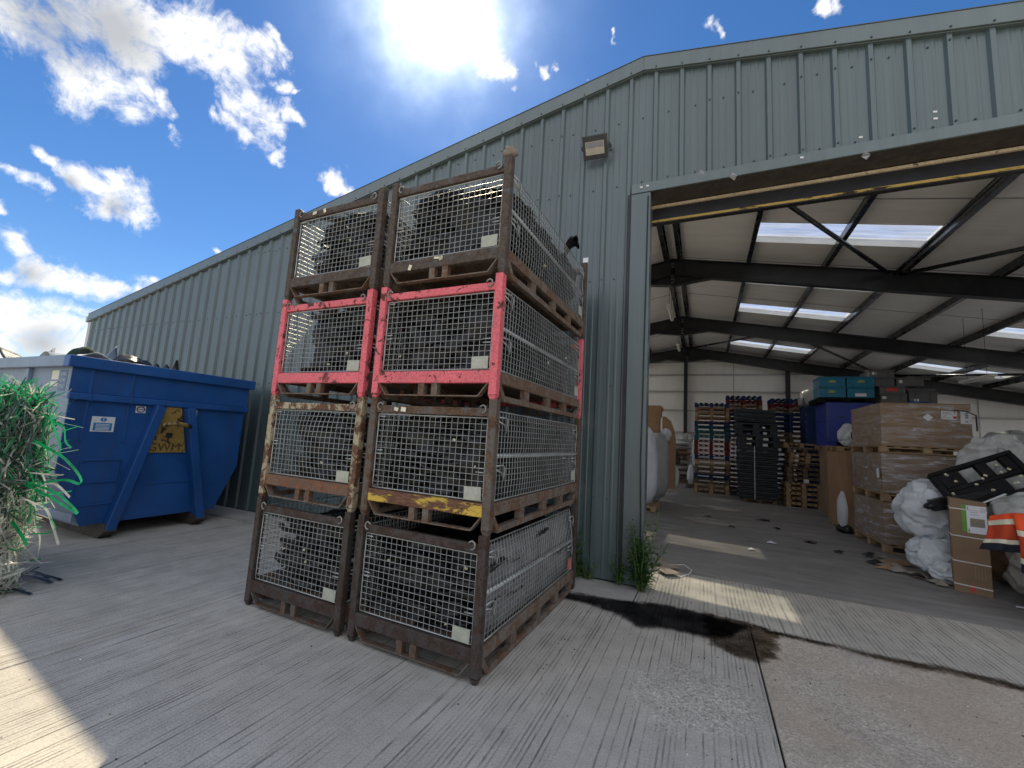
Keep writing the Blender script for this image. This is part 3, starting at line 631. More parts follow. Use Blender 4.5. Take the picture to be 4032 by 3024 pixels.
rd=MB(); rd.box(XD0-.02,XD1+.02,YW+.37,YW+.41,ZL-.21,ZL+.35); part(rd,'roller_door_bottom_rail',M['steel'])
ry=MB(); ry.box(XD0-.02,XD1+.02,YW+.345,YW+.435,ZL-.245,ZL-.212); part(ry,'roller_door_yellow_edge',M['beamyellow'],bevel=.004)
rs=MB(); rs.box(XD0-.02,XD1+.02,YW+.35,YW+.43,ZL-.262,ZL-.246); part(rs,'roller_door_rubber_seal',M['cable'])
# torn strip and white fixing patches left on the lintel
pp=MB()
for x,z in ((-.78,5.135),(-.70,5.14),(1.03,5.20),(1.03,5.14),(1.60,5.29),(1.60,5.21),(2.24,5.42),(2.24,5.34)):
    pp.cbox((x,YW-.058 if z<5.19 else YW-.004,z),(.034,.004,.020),0,0,.2)
part(pp,'white_fixing_patch',M['white'])
ts=MB(); random.seed(3)
for x,z in ((-.04,5.17),(.32,5.05),(1.62,5.02)): ts.cbox((x,YW-.065,z),(.07,.012,.06),.3,.5,.5)
part(ts,'torn_film_scrap',M['wrap'])
# screws over the cladding (a regular dotted pattern)
sw=MB(); random.seed(5)
def scr(x,y,z): sw.cbox((x,y,z),(.017,.012,.017))
for zrow in (1.0,2.45,3.9,5.25,6.2):
    k=-46
    while k<45:
        x=.05+k*.3335+.165; k+=1
        if x<XL+.2 or x>XR-.2: continue
        if XD0-.3<x<XD1+.3 and zrow<ZL: continue
        if zrow>zr(x,6.85): continue
        scr(x,YW-.004,zrow+random.uniform(-.012,.012))
        if random.random()<.4: scr(x-.165,YW-.040,zrow)
k=-46
while k<45:
    x=.05+k*.3335; k+=1
    if XL<x<XR: scr(x,YW-.078,zr(x,6.91))
so_=part(sw,'cladding_screw',M['screw']); so_['kind']='stuff'
# roof: two slopes of panels with gaps for the rooflights
NL=[(9.85,10.78),(12.58,13.5),(15.4,16.32),(18.1,19.0),(20.55,21.5)]
bays=[(1.06,4.10),(7.2,10.0)]
def slope(sgn,name):
    xs=[0,1.85,4.88,7.98,10.78,(XR-XA if sgn>0 else XA-XL)+.05]; hol={1,3,4} if sgn>0 else {1,2,3}  # strips with the clear sheet are unseen, added to light the lining
    ys=[YW-.02]
    for a,b in NL: ys+=[a,b]
    ys.append(YB+.1); lo=MB(); hi=MB(); kerbs=[]
    for i in range(len(xs)-1):
        for j in range(len(ys)-1):
            x0,x1=XA+sgn*xs[i],XA+sgn*xs[i+1]
            if i in hol and ((j%2==1 and i!=4) or (sgn<0 and i>1 and 0<j<len(ys)-2) or (i==4 and 0<j<8)):
                cu=MB(); kerbs.append(cu)
                # white kerb round the opening
                for (p,q) in (((x0,ys[j]),(x1,ys[j])),((x0,ys[j+1]),(x1,ys[j+1])),((x0,ys[j]),(x0,ys[j+1])),((x1,ys[j]),(x1,ys[j+1]))):
                    cu.add([(p[0],p[1],zr(p[0],6.90)),(q[0],q[1],zr(q[0],6.90)),(q[0],q[1],zr(q[0],7.08)),(p[0],p[1],zr(p[0],7.08))],[(0,1,2,3)])
                continue
            lo.add([(x0,ys[j],zr(x0,6.93)),(x1,ys[j],zr(x1,6.93)),(x1,ys[j+1],zr(x1,6.93)),(x0,ys[j+1],zr(x0,6.93))],[(0,1,2,3)])
            hi.add([(x0,ys[j],zr(x0,7.06)),(x1,ys[j],zr(x1,7.06)),(x1,ys[j+1],zr(x1,7.06)),(x0,ys[j+1],zr(x0,7.06))],[(0,1,2,3)])
    r=part(hi,'roof_slope',M['clad']); part(lo,'roof_lining',M['lining'],r)
    for cu in kerbs: part(cu,'rooflight_kerb',M['white'],r)
    for y in (8.95,11.95,14.92,17.9,20.0):
        sm=MB()
        for i in range(len(xs)-1):
            x0,x1=XA+sgn*xs[i],XA+sgn*xs[i+1]
            sm.bar((x0,y,zr(x0,6.922)),(x1,y,zr(x1,6.922)),.03,.008)
        part(sm,'lining_seam',M['rail'],r)
    for i in hol:
        for a,b in (NL if i==1 or (sgn>0 and i==3) else [(ys[j],ys[j+1]) for j in range(1,8 if i==4 else len(ys)-2)]):
            x0,x1=XA+sgn*xs[i],XA+sgn*xs[i+1]
            m=MB(); n_=8
            for k in range(n_):
                u0,u1=x0+(x1-x0)*k/n_,x0+(x1-x0)*(k+1)/n_
                m.add([(u0,a+.004,zr(u0,7.03)),(u1,a+.004,zr(u1,7.03)),(u1,b-.004,zr(u1,7.03)),(u0,b-.004,zr(u0,7.03))],[(0,1,2,3)])
            part(m,'rooflight',M[('rooflight' if sgn>0 or a<10 else 'rooflight_mid' if a<13 else 'rooflight_dirty') if i==1 or (sgn>0 and i==3) else 'rooflight_added'],r)
slope(1,'r'); slope(-1,'l')
rc=MB()
for s in (-1,1): rc.prism([(XA,7.15),(XA+s*.3,zr(XA+.3,7.12)),(XA+s*.3,zr(XA+.3,7.10)),(XA,7.13)],YW+.26,YB,'y')
part(rc,'ridge_cap',M['clad'])
# portal frames
def ibeam(m,p,q,h,b=.18,tf=.016,tw=.012):
    p=Vector(p);q=Vector(q); d=(q-p).normalized(); u=Vector((0,1,0)).cross(d)
    if u.z<0: u=-u
    m.bar(p+u*(-tf/2),q+u*(-tf/2),b,tf,u); m.bar(p-u*(h-tf/2),q-u*(h-tf/2),b,tf,u); m.bar(p-u*h/2,q-u*h/2,tw,h-2*tf,u)
def frame(y,haunch=True,h=.46):
    for s in (-1,1):
        m=MB(); xe=XL+.35 if s<0 else XR-.35
        ibeam(m,(XA+s*.012,y,zr(XA,6.743)),(xe,y,zr(xe,6.743)),h)
        if haunch:
            x1=XA+s*.95
            m.prism([(XA+s*.012,6.743-h+.02),(x1,zr(x1,6.743)-h+.02),(XA+s*.012,6.0)],y-.007,y+.007,'y')
            m.bar((XA+s*.012,y,6.0),(x1,y,zr(x1,6.743)-h),.18,.016,(0,0,1))
        rf=part(m,'rafter',M['steel'])
        if haunch:
            e=MB(); e.box(XA+s*.001-.009*(s<0),XA+s*.001+.009*(s>0),y-.10,y+.10,5.98,6.735); part(e,'end_plate',M['steel'],rf)
            bt=MB()
            for zz in (6.08,6.17,6.26,6.52,6.61):
                for yy in (-.05,.05): bt.cbox((XA+s*.045,y-.1+.0,zz) if False else (XA+s*.02,y+yy,zz),(.03,.03,.03))
            part(bt,'bolt',M['rail'],rf)
        c=MB(); ibeam(c,(xe,y-.0,.0),(xe,y,zr(xe,6.70)),.4) if False else None
        cm=MB(); cm.box(xe-.2,xe+.2,y-.09,y-.075,0,zr(xe,6.3)); cm.box(xe-.2,xe+.2,y+.075,y+.09,0,zr(xe,6.3)); cm.box(xe-.007,xe+.007,y-.074,y+.074,0,zr(xe,6.3)); part(cm,'column',M['steel'])
frame(11.72); frame(17.24); frame(22.76); frame(6.3,False,.3)
# purlins along the building
px=[.17,1.80,3.40,4.85,6.36,7.88,9.43,10.98,12.53,14.2]
for s in (-1,1):
    for d in px:
        x=XA+s*d; z=zr(x,6.743)
        m=MB(); m.box(x-.035,x+.035,5.75,YB-.08,z+.006,z+.17); m.box(x-.035,x+.07,5.75,YB-.08,z+.172,z+.178); m.box(x-.06,x+.035,5.75,YB-.08,z-.004,z+.003)
        part(m,'purlin',M['purlin'])
def brace(p,q):
    m=MB(); m.tube([p,q],.045,8); part(m,'wind_brace',M['purlin'])
zb=lambda x: zr(x,6.66)
for (x0,y0,x1,y1) in ((-.4,6.4,3.72,11.6),(3.85,6.4,3.85,11.6),(8.2,6.4,3.95,11.65),(-.8,22.7,2.6,17.4),(2.6,17.4,6.9,22.7),(11.2,17.4,6.9,22.7),(8.2,6.4,12.6,11.6)):
    brace((x0,y0,zb(x0)),(x1,y1,zb(x1)))
# inner walls
bw=MB(); bw.add([(XL+.1,YB,0),(XR-.1,YB,0),(XR-.1,YB,zr(XR,6.9)),(XA,YB,6.93),(XL+.1,YB,zr(XL,6.9))],[(0,1,2,3,4)]); bw.add([(XL+.1,YB+.08,0),(XR-.1,YB+.08,0),(XR-.1,YB+.08,zr(XR,6.98)),(XA,YB+.08,6.99),(XL+.1,YB+.08,zr(XL,6.98))],[(4,3,2,1,0)])
b_=part(bw,'back_wall',M['walllining'])
sl_=MB()
for z in (1.25,2.45,3.56,4.52,5.37,6.04): 
    xw=(6.7-z)/TS-.8 if z>4.3 else 20
    sl_.box(max(XL+.2,XA-xw),min(XR-.2,XA+xw),YB-.10,YB-.003,z-.03,z+.03)
part(sl_,'sheeting_rail',M['rail'],b_)
pj=MB()
for x in (-3.7,1.31,6.4,10.03): pj.box(x-.018,x+.018,YB-.02,YB-.004,0,zr(x,6.75)); 
part(pj,'panel_joint',M['rail'],b_)
for x in (-5.5,-.86,3.53,8.2):
    m=MB(); m.box(x-.085,x+.085,YB-.30,YB-.285,0,zr(x,6.32)); m.box(x-.085,x+.085,YB-.125,YB-.11,0,zr(x,6.32)); m.box(x-.006,x+.006,YB-.284,YB-.126,0,zr(x,6.32)); part(m,'gable_post',M['steel'])
for x,nx in ((XL+.08,1),(XR-.08,-1)):
    m=MB(); a,b=min(x,x-nx*.06),max(x,x-nx*.06)
    if nx>0:   # unseen left opening, added so that outside light brightens the lining
        m.box(a,b,YW+.03,7.2,0,zr(x,6.95)); m.box(a,b,22.2,YB-.01,0,zr(x,6.95)); m.box(a,b,7.2,22.2,3.95,zr(x,6.95))
    else:      # unseen right opening, added to bounce light up to the roof
        m.box(a,b,YW+.03,6.6,0,zr(x,6.95)); m.box(a,b,22.4,YB-.01,0,zr(x,6.95)); m.box(a,b,6.6,22.4,3.8,zr(x,6.95))
    part(m,'side_wall',M['walllining'])
fl=MB(); yl=YW+.16
fl.add([(XL+.1,yl,0),(XD0-.03,yl,0),(XD0-.03,yl,zr(XD0,6.90)),(XL+.1,yl,zr(XL,6.88))],[(3,2,1,0)])
fl.add([(XD1+.03,yl,0),(XR-.1,yl,0),(XR-.1,yl,zr(XR,6.88)),(XD1+.03,yl,zr(XD1,6.90))],[(3,2,1,0)])
fl.add([(XD0-.03,yl,ZL+.04),(XD1+.03,yl,ZL+.04),(XD1+.03,yl,zr(XD1,6.9)),(XA,yl,6.9),(XD0-.03,yl,zr(XD0,6.9))],[(4,3,2,1,0)])
part(fl,'front_wall_lining',M['walllining'])
# floodlight on the gable
fl=thing('floodlight','dark square floodlight tilted down on the gable wall above the cages','floodlight',(-1.40,YW-.04,5.82))
T=Matrix.Rotation(R(40),4,'X')@Matrix.Rotation(R(3),4,'Y')
m=MB(); m.box(-.17,.17,-.05,0,-.15,.15,Matrix.Translation((0,-.13,-.02))@T); m.build('housing',M['lampbody'],fl,bevel=.008,seg=2)
m=MB(); m.box(-.13,.13,-.056,-.051,-.09,.075,Matrix.Translation((0,-.13,-.02))@T); m.build('lamp_glass',M['lampglass'],fl)
m=MB(); m.box(-.12,.12,-.0605,-.0565,.0,.07,Matrix.Translation((0,-.13,-.02))@T); m.build('led_board',M['inkgrey'],fl)
m=MB(); m.bar((-.19,0,.04),(-.19,-.16,-.02),.012,.04); m.bar((.19,0,.04),(.19,-.16,-.02),.012,.04); m.box(-.196,.196,-.004,.004,.02,.06); m.build('bracket',M['lampbody'],fl)
# black cable down the jamb, and batten lights under the roof
m=MB(); m.tube([(-.69,YW-.055,5.0),(-.695,YW-.06,4.0),(-.70,YW-.06,3.2),(-.705,YW-.07,2.2),(-.715,YW-.075,1.5),(-.70,YW-.07,.9),(-.69,YW-.06,.2),(-.68,YW-.06,.02)],.008,5); tag(m.build('cable',M['cable']),'thin black cable hanging down the left door jamb','cable')
def batten(p,q,label,hang=.3):
    c=(Vector(p)+Vector(q))/2; t=thing('batten_light',label,'batten light',c,0,'batten lights under the roof')
    a=Vector(p)-c;b=Vector(q)-c
    m=MB(); m.bar(a,b,.10,.06); m.build('fitting',M['tubewhite'],t)
    m=MB(); m.tube([a+(b-a)*.03-Vector((0,0,.05)),b-(b-a)*.03-Vector((0,0,.05))],.02,8); m.build('tube',M['tubewhite'],t)
    m=MB()
    for k in (.2,.8): m.tube([a+(b-a)*k,a+(b-a)*k+Vector((0,0,hang))],.005,4)
    m.build('hanger',M['cable'],t)
batten((-.95,12.55,5.74),(-.95,14.1,5.74),'white batten light hanging near the ridge behind the first roof beam',.95)
batten((-.95,17.4,5.68),(-.95,18.5,5.68),'small far white batten light hanging near the ridge behind the second roof beam',1.0)
batten((5.9,14.25,3.75),(5.9,12.9,3.72),'long white batten light hanging above the grey crates at right',1.6)
# ------------------------------------------------------------------ stacked mesh stillages
CW,CD,CH=1.209,2.25,.9774
def make_cage(label,loc,mats,seed,gate_tilt=0.0,dent=0.0,chips=0):
    rnd=random.Random(seed); rz=-.0172+rnd.uniform(-.004,.004)
    t=thing('mesh_stillage',label,'stillage',loc,rz,'steel mesh stillages stacked in two columns')
    pm,bm,tm,sm,skm,wm=mats
    w,d,h=CW,CD,CH; P=.065
    hx,hy=w/2,d/2
    for sx,sy in ((-1,-1),(1,-1),(-1,1),(1,1)):
        m=MB(); x=sx*(hx-P/2); y=sy*(hy-P/2)
        m.box(x-P/2,x+P/2,y-P/2,y+P/2,.045,h+(.012))
        # nesting foot under the post, and small keyhole slots on its inner side
        b=[(x-P/2,y-P/2,.044),(x+P/2,y-P/2,.044),(x+P/2,y+P/2,.044),(x-P/2,y+P/2,.044)]; q=[(x+(a-x)*.5,y+(c-y)*.5,.0) for a,c,_ in b]
        m.add(b+q,[(0,1,5,4),(1,2,6,5),(2,3,7,6),(3,0,4,7),(4,5,6,7)])
        o=m.build('post',pm,t,bevel=.004)
        k=MB()
        for z in (.33,.52,.71): k.box(x-sx*(P/2+.001)-.0015,x-sx*(P/2+.001)+.0015,y-.010,y+.010,z,z+.035)
        k.build('slot',M['cable'],o)
    for sy in (-1,1):
        y=sy*(hy-P/2)
        m=MB(); m.box(-hx+P,hx-P,y-.03,y+.03,.135,.232); m.build('base_beam',bm,t,bevel=.006,seg=2)
        # bent skid strap below the beam
        m=MB(); s=.006; pts=[(-hx+P+.01,.135),(-hx+P+.09,.035),(hx-P-.09,.035),(hx-P-.01,.135)]
        for a,c in zip(pts,pts[1:]): m.bar((a[0],y,a[1]),(c[0],y,c[1]),.055,.010,(0,0,1) if abs(a[1]-c[1])<.01 else (0,1,0) if False else (0,0,1))
        m.build('skid_strap',skm,t)
        for x in (-.085,.045):
            m=MB(); m.box(x-.028,x+.028,y-.024,y+.024,.040,.134); m.build('skid_leg',skm,t)
        m=MB(); m.box(-hx+P,hx-P,y-.022,y+.022,.862,.924); o=m.build('top_rail',tm,t,bevel=.005,seg=2)
        if sy<0:
            for sx in (-1,1):
                k=MB(); cx=sx*(hx-P-.045); pts=[(cx-sx*.03,y-.03,.925)]+[(cx+.026*math.cos(a)*sx,y-.034,.915+.03*math.sin(a)) for a in [PI*.75,PI*.5,PI*.2,-.1*PI,-.4*PI,-.62*PI]]
                k.tube(pts,.007,6); k.build('hook',M['wire_dirty'],t)
    for sx in (-1,1):
        x=sx*(hx-P/2)
        m=MB(); m.box(x-.026,x+.026,-hy+P,hy-P,.140,.232); m.build('side_beam',sm,t,bevel=.005)
        m=MB(); pts=[(-hy+P+.01,.135),(-hy+P+.10,.032),(hy-P-.10,.032),(hy-P-.01,.135)]
        for a,c in zip(pts,pts[1:]): m.bar((x,a[0],a[1]),(x,c[0],c[1]),.05,.045,(0,0,1))
        m.build('side_skid',sm,t)
        for yy in (-.52,.02,.52):
            m=MB(); m.box(x-.022,x+.022,yy-.05,yy+.05,.056,.139); m.build('side_leg',sm,t)
    m=MB(); m.box(-hx+P,hx-P,-hy+P,hy-P,.205,.215); m.build('floor_plate',skm,t)
    # mesh panels
    def panel(f,L,z0,z1,bulge=0,name='mesh_panel',fr=True,pitch=.0525):
        """f(u,z,off)->point ; u along the panel, off out of it"""
        m=MB(); n=round((L-.02)/pitch); ph=rnd.random()*9
        def pt(u,z,e=0):
            b=bulge*math.sin(PI*min(1,max(0,u/L)))*math.sin(PI*(z-z0)/(z1-z0))*(1+.6*mn.noise(Vector((u*2.5,z*3,ph))))
            j=.004*mn.noise(Vector((u*6,z*7,ph+5)))
            return f(u+ (dent*.10*math.sin(PI*(z-z0)/(z1-z0))*math.sin(2*PI*u/L) if bulge else 0),z,b+e+j)
        rw=.0026
        for i in range(1,n):
            u=L*i/n; m.tube([pt(u,z0+(z1-z0)*k/5,.0) for k in range(6)],rw,4,caps=False)
        nz=max(2,round((z1-z0)/.047))
        for j in range(1,nz):
            z=z0+(z1-z0)*j/nz; m.tube([pt(L*k/12,z,.005) for k in range(13)],rw,4,caps=False)
        if fr:
            c=[(0,z0),(L,z0),(L,z1),(0,z1),(0,z0)]; pts=[]
            for a,b in zip(c,c[1:]): pts+=[pt(a[0]+(b[0]-a[0])*k/8,a[1]+(b[1]-a[1])*k/8,.002) for k in range(8)]
            pts.append(pts[0]); m.tube(pts,.006,5)
        return m.build(name,wm,t)
    Lf=w-2*P-.03; x0=-hx+P+.015
    f=panel(lambda u,z,o:(x0+u,-hy+.035-o,z),Lf,.245,.850,dent)
    m=MB(); m.cbox((x0+Lf-.085,-hy+.022-.0,.295),(.145,.004,.095),0,0,rnd.uniform(-.05,.05)); m.build('label_plate',M['plate'],t)
    # latches: short paired wires
    lt=MB()
    for (u,z) in ((.035,.83),(.035,.55),(.035,.52),(Lf-.035,.48),(Lf-.035,.45)): lt.tube([(x0+u-.035,-hy+.022,z),(x0+u+.045,-hy+.022,z)],.0055,5)
    lt.build('latch_wire',wm,t)
    panel(lambda u,z,o:(x0+u,hy-.035+o,z),Lf,.245,.850)
    Ls=d-2*P-.03; y0=-hy+P+.015
    panel(lambda u,z,o:(-hx+.035-o,y0+u,z),Ls,.245,.90)
    g=gate_tilt
    panel(lambda u,z,o:(hx-.035+o,y0+u,z),Ls,.245,.565,.01,'lower_gate')
    panel(lambda u,z,o:(hx-.035+o-g*(z-.585),y0+u,z),Ls,.585,.905,.008,'upper_gate')
    m=MB(); n=150; m.tube([(hx-.03+.019*math.cos(k*PI/2),y0+Ls*k/(n*1.0)/1.0,.575+.019*math.sin(k*PI/2)) for k in range(n+1)],.0045,4,caps=False)
    m.tube([(hx-.03,y0,.575),(hx-.03,y0+Ls,.575)],.010,6); m.build('hinge_coil',wm,t)
    for yy,zz in ((y0+.10,.86),(y0+.10,.50),(y0+Ls-.10,.84),(y0+Ls-.10,.52)):
        X=hx-.02; lt=MB()
        lt.tube([(X,yy-.09,zz),(X+.008,yy+.02,zz+.004),(X+.008,yy+.05,zz-.02),(X+.01,yy+.03,zz-.11),(X+.006,yy-.0,zz-.05),(X,yy-.09,zz-.028)],.0065,5)
        lt.build('gate_latch',wm,t)
    m=MB(); m.box(hx-.022,hx-.018,y0+Ls-.17,y0+Ls-.06,.27,.38); m.build('label_plate',M['plate_red'] if seed==1 else M['plate'],t)
    if chips:
        m=MB()
        for k in range(chips):
            u=rnd.uniform(-.4,.1); m.cbox((u,-hy-.0015,rnd.uniform(.15,.22) if chips>3 else .893),(rnd.uniform(.02,.07),.003,rnd.uniform(.015,.05)),0,0,rnd.uniform(-.5,.5))
        m.build('paint_scrap',M['chip'],t)
    return t
def scrap(label,loc,seed,x0=-.50,x1=.50,top=.86,n=42,sheet=False):
    """crumpled black plastic pressed into a stillage"""
    rnd=random.Random(seed); t=thing('plastic_scrap',label,'plastic scrap',(loc[0],loc[1],loc[2]+.216),-.0172,'black plastic scrap inside the stillages')
    zt=top-.216; m=MB(); cx,cw=(x0+x1)/2,(x1-x0)/2
    def core(u,v):
        a=2*PI*u; q=Vector((math.cos(a),math.sin(a),0)); k=max(abs(q.x),abs(q.y)); q/=k
        zz=v*zt*.93; p=Vector((cx+q.x*(cw-.045),q.y*.955,zz))
        nn=mn.fractal(Vector((p.x*5+seed,p.y*5,p.z*9)),1,2,4)
        p.x+=q.x*(nn*.07-.02); p.y+=q.y*(nn*.07-.02); p.x=max(x0-.02,min(x1+.02,p.x)); p.y=max(-1.0,min(1.0,p.y)); return p
    m.grid(core,64,14)
    m.grid(lambda u,v:(cx+(u-.5)*2*(cw-.05),(v-.5)*1.90,zt*.93+.06*mn.fractal(Vector((u*5+seed,v*9,1)),1,2,4)),14,22)
    m.build('pressed_core',M['blackpl'],t)
    b=MB()
    for k in range(n):
        side=rnd.random(); z=rnd.uniform(.03,zt*.96)
        if side<.52: c=Vector((rnd.uniform(x0+.08,x1-.12),-.93-rnd.uniform(0,.07),z)); ax=Vector((1,rnd.uniform(-.25,.25),rnd.uniform(-.22,.22)))
        elif side<.85: c=Vector((x1-rnd.uniform(0,.05),rnd.uniform(-.85,.85),z)); ax=Vector((rnd.uniform(-.2,.2),1,rnd.uniform(-.2,.2)))
        else: c=Vector((x0+rnd.uniform(0,.06),rnd.uniform(-.85,.85),z)); ax=Vector((rnd.uniform(-.2,.2),1,rnd.uniform(-.3,.3)))
        ax.normalize(); upv=Vector((rnd.uniform(-.6,.6),rnd.uniform(-.6,.6),1)); s2=ax.cross(upv).normalized(); nrm=ax.cross(s2)
        L_=rnd.uniform(.14,.42); W_=rnd.uniform(.04,.13); ph=rnd.random()*20
        def sh(u,v,c=c,ax=ax,s2=s2,nrm=nrm,L_=L_,W_=W_,ph=ph):
            a=(u-.5)*L_; e=(v-.5)*W_
            p=c+ax*a+s2*e+nrm*(.045*mn.noise(Vector((u*2.2,v*1.3,ph)))+.02*math.sin(v*7+ph))
            p.x=max(x0-.02,min(x1+.025,p.x)); p.y=max(-1.015,min(1.015,p.y)); p.z=max(.01,p.z); return p
        b.grid(sh,7,4,mi=0 if rnd.random()<.72 else 1)
    b.build('torn_piece',[M['blackpl'],M['darkpl']],t,solid=.004)['kind']='stuff'
    c=MB()
    for k in range(rnd.randint(2,4)):
        if rnd.random()<.6: p=(rnd.uniform(x0+.1,x1-.1),-1.035,rnd.uniform(.05,zt))
        else: p=(x1+.035,rnd.uniform(-.8,.8),rnd.uniform(.05,zt*.9))
        c.cbox(p,(rnd.uniform(.01,.03),rnd.uniform(.008,.02),rnd.uniform(.008,.025)),rnd.random(),rnd.random(),rnd.random())
    c.build('pale_chip',M['chip'],t)['kind']='stuff'
    if sheet:
        s=MB(); s.grid(lambda u,v:(x1+.012+.006*mn.noise(Vector((u*5,v*3,seed)))-max(0,.246+v*.62-.585)*.16,-1.0+2.0*u,.03+v*(.62)),20,6); s.build('grey_board',M['greyboard'],t,solid=.004)
    return t
cth=-.0172
def ctr(i):
    u=-(CW/2) if i==1 else -(CW+.0965+CW/2); v=CD/2
    return (-1.3931+u*math.cos(cth)-v*math.sin(cth),2.7653+u*math.sin(cth)+v*math.cos(cth))
DK=(M['rust_dark'],M['rust_dark'],M['rust_dark'],M['rust_side'],M['rust_mid'],M['wire'])
YL=(M['rust_mid'],M['yellow_rust'],M['rust_mid'],M['rust_side'],M['rust_side'],M['wire'])
CR=(M['cream_rust'],M['orange_rust'],M['cream_rust'],M['rust_side'],M['rust_side'],M['wire'])
RD=(M['red'],M['red'],M['red'],M['rust_side'],M['rust_side'],M['wire'])
SL=(M['slate'],M['slate'],M['slate'],M['rust_side'],M['rust_side'],M['wire'])
specs=[(1,0,DK,'dark brown rusted stillage with a red side tag at the foot of the right column',1,.16,0,0),
 (1,1,YL,'brown stillage with flaking yellow paint along its front base beam',2,0,.006,2),
 (1,2,RD,'red painted stillage in the right column, third from the ground',3,0,0,0),
 (1,3,SL,'grey brown stillage on top of the right column, nearest the floodlight',4,.03,0,4),
 (0,0,DK,'dark brown rusted stillage at the foot of the left column beside the skip',5,0,0,0),
 (0,1,CR,'stillage with flaking cream posts and a bulging bent front mesh',6,0,.05,0),
 (0,2,RD,'red painted stillage in the left column, third from the ground',7,0,0,0),
 (0,3,SL,'grey brown stillage on top of the left column, nearest the skip',8,0,0,2)]
pos={0:'left',1:'right'}; rowname=['bottom','second','red','top']
for col,row,mats,label,seed,tilt,dent,chips in specs:
    cx,cyy=ctr(col); jx=[0,.004,-.004,.006][row]
    make_cage(label,(cx+jx,cyy,row*CH),mats,seed,tilt,dent,chips)
    scrap('black plastic scrap packed in the %s stillage of the %s column'%(['bottom','second from bottom','red','top'][row],pos[col]),(cx,cyy,row*CH),seed+20,-.52 if col else -.38,.53,[.85,.87,.89,.92][row],46,sheet=(seed==1))
cx,cyy=ctr(1)
m=MB(); m.box(cx+CW/2-.02,cx+CW/2+.045,cyy+CD/2-.075,cyy+CD/2-.071,4*CH+.014,4*CH+.075); tag(m.build('paper_tag',M['sticker']),'small white paper tag on top of the back right post of the right column','paper tag')
# scraps on top: crumpled wrap on a post and black flap at the back
cx,cyy=ctr(1)
m=MB(); m.blob((cx+CW/2-.035-.018,cyy-CD/2+.035,4*CH+.05),(.055,.05,.045),3,.5,2.2,10); tag(m.build('crumpled_film',M['card_grey']),'crumpled pale film stuck on the top front post of the right column','film scrap')
m=MB(); m.grid(lambda u,v:(cx+CW/2-.05+.16*u-.05*v,cyy+.35+.25*v,4*CH-.08+.10*math.sin(u*2.4)+.06*mn.noise(Vector((u*4,v*4,2)))),8,8); tag(m.build('plastic_flap',M['blackpl'],None,solid=.005),'torn black plastic flap sticking out of the top right stillage','plastic scrap')
# ------------------------------------------------------------------ blue skip (roll-on container), hook end towards the cages
sk=thing('skip','blue roll-on skip with a grey long side and yellow hook plate, full of scrap','skip',(-7.5,3.78,0))
X0=-7.5; XE=-13.6
Y0,Y1=2.62,4.93
def sk_(mb,n,m,parent=None,**k): return mb.build(n,m,sk if parent is None else parent,(-7.5,3.78,0),**k)
out=[(2.95,.19),(4.63,.21),(4.93,.90),(4.93,2.30),(Y0,2.30),(Y0,.88)]
ins=[(3.0,.30),(4.58,.30),(4.88,.95),(4.88,2.30),(Y0+.05,2.30),(Y0+.05,.92)]
m=MB(); m.prism(out,X0-.012,X0,'x'); sk_(m,'end_panel',M['skipblue'],bevel=.004)
# upper box stands slightly proud of the lower body
m=MB(); m.prism([(Y0-.03,1.94),(4.96,1.94),(4.96,2.28),(Y0-.03,2.28)],X0+.001,X0+.018,'x'); sk_(m,'upper_panel',M['skipblue'],bevel=.003)
m=MB(); m.prism([(Y0-.035,1.845),(4.965,1.845),(4.965,1.935),(Y0-.035,1.935)],X0+.001,X0+.062,'x'); sk_(m,'waist_rail',M['skipblue'],bevel=.012,seg=2)
m=MB(); m.box(X0-.06,X0+.085,2.52,5.02,2.265,2.415); sk_(m,'rim_rail',M['skipblue'],bevel=.012,seg=2)
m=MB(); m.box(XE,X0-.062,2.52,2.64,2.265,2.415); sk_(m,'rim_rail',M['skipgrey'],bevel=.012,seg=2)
m=MB(); m.box(XE,X0-.062,4.90,5.02,2.265,2.415); sk_(m,'rim_rail',M['skipblue'],bevel=.012,seg=2)
# long sides: shell from rim to floor
def side(pts,nm,mat):
    m=MB()
    for a,b in zip(pts,pts[1:]):
        m.add([(X0-.012,a[0],a[1]),(XE,a[0],a[1]),(XE,b[0],b[1]),(X0-.012,b[0],b[1])],[(0,1,2,3)])
    sk_(m,nm,mat,solid=.01)
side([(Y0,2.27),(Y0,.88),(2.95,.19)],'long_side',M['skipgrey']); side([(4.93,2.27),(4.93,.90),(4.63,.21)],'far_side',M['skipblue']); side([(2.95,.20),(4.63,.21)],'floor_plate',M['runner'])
m=MB(); m.prism(out,XE,XE+.012,'x'); sk_(m,'rear_panel',M['skipblue'])
for x in (-8.75,-10.1,-11.4,-12.7):
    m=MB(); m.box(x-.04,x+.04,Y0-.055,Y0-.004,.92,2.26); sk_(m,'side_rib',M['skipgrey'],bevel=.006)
m=MB(); m.bar((X0-.02,2.885,.30),(XE,2.885,.30),.05,.10); sk_(m,'floor_edge_rail',M['skipgrey'])
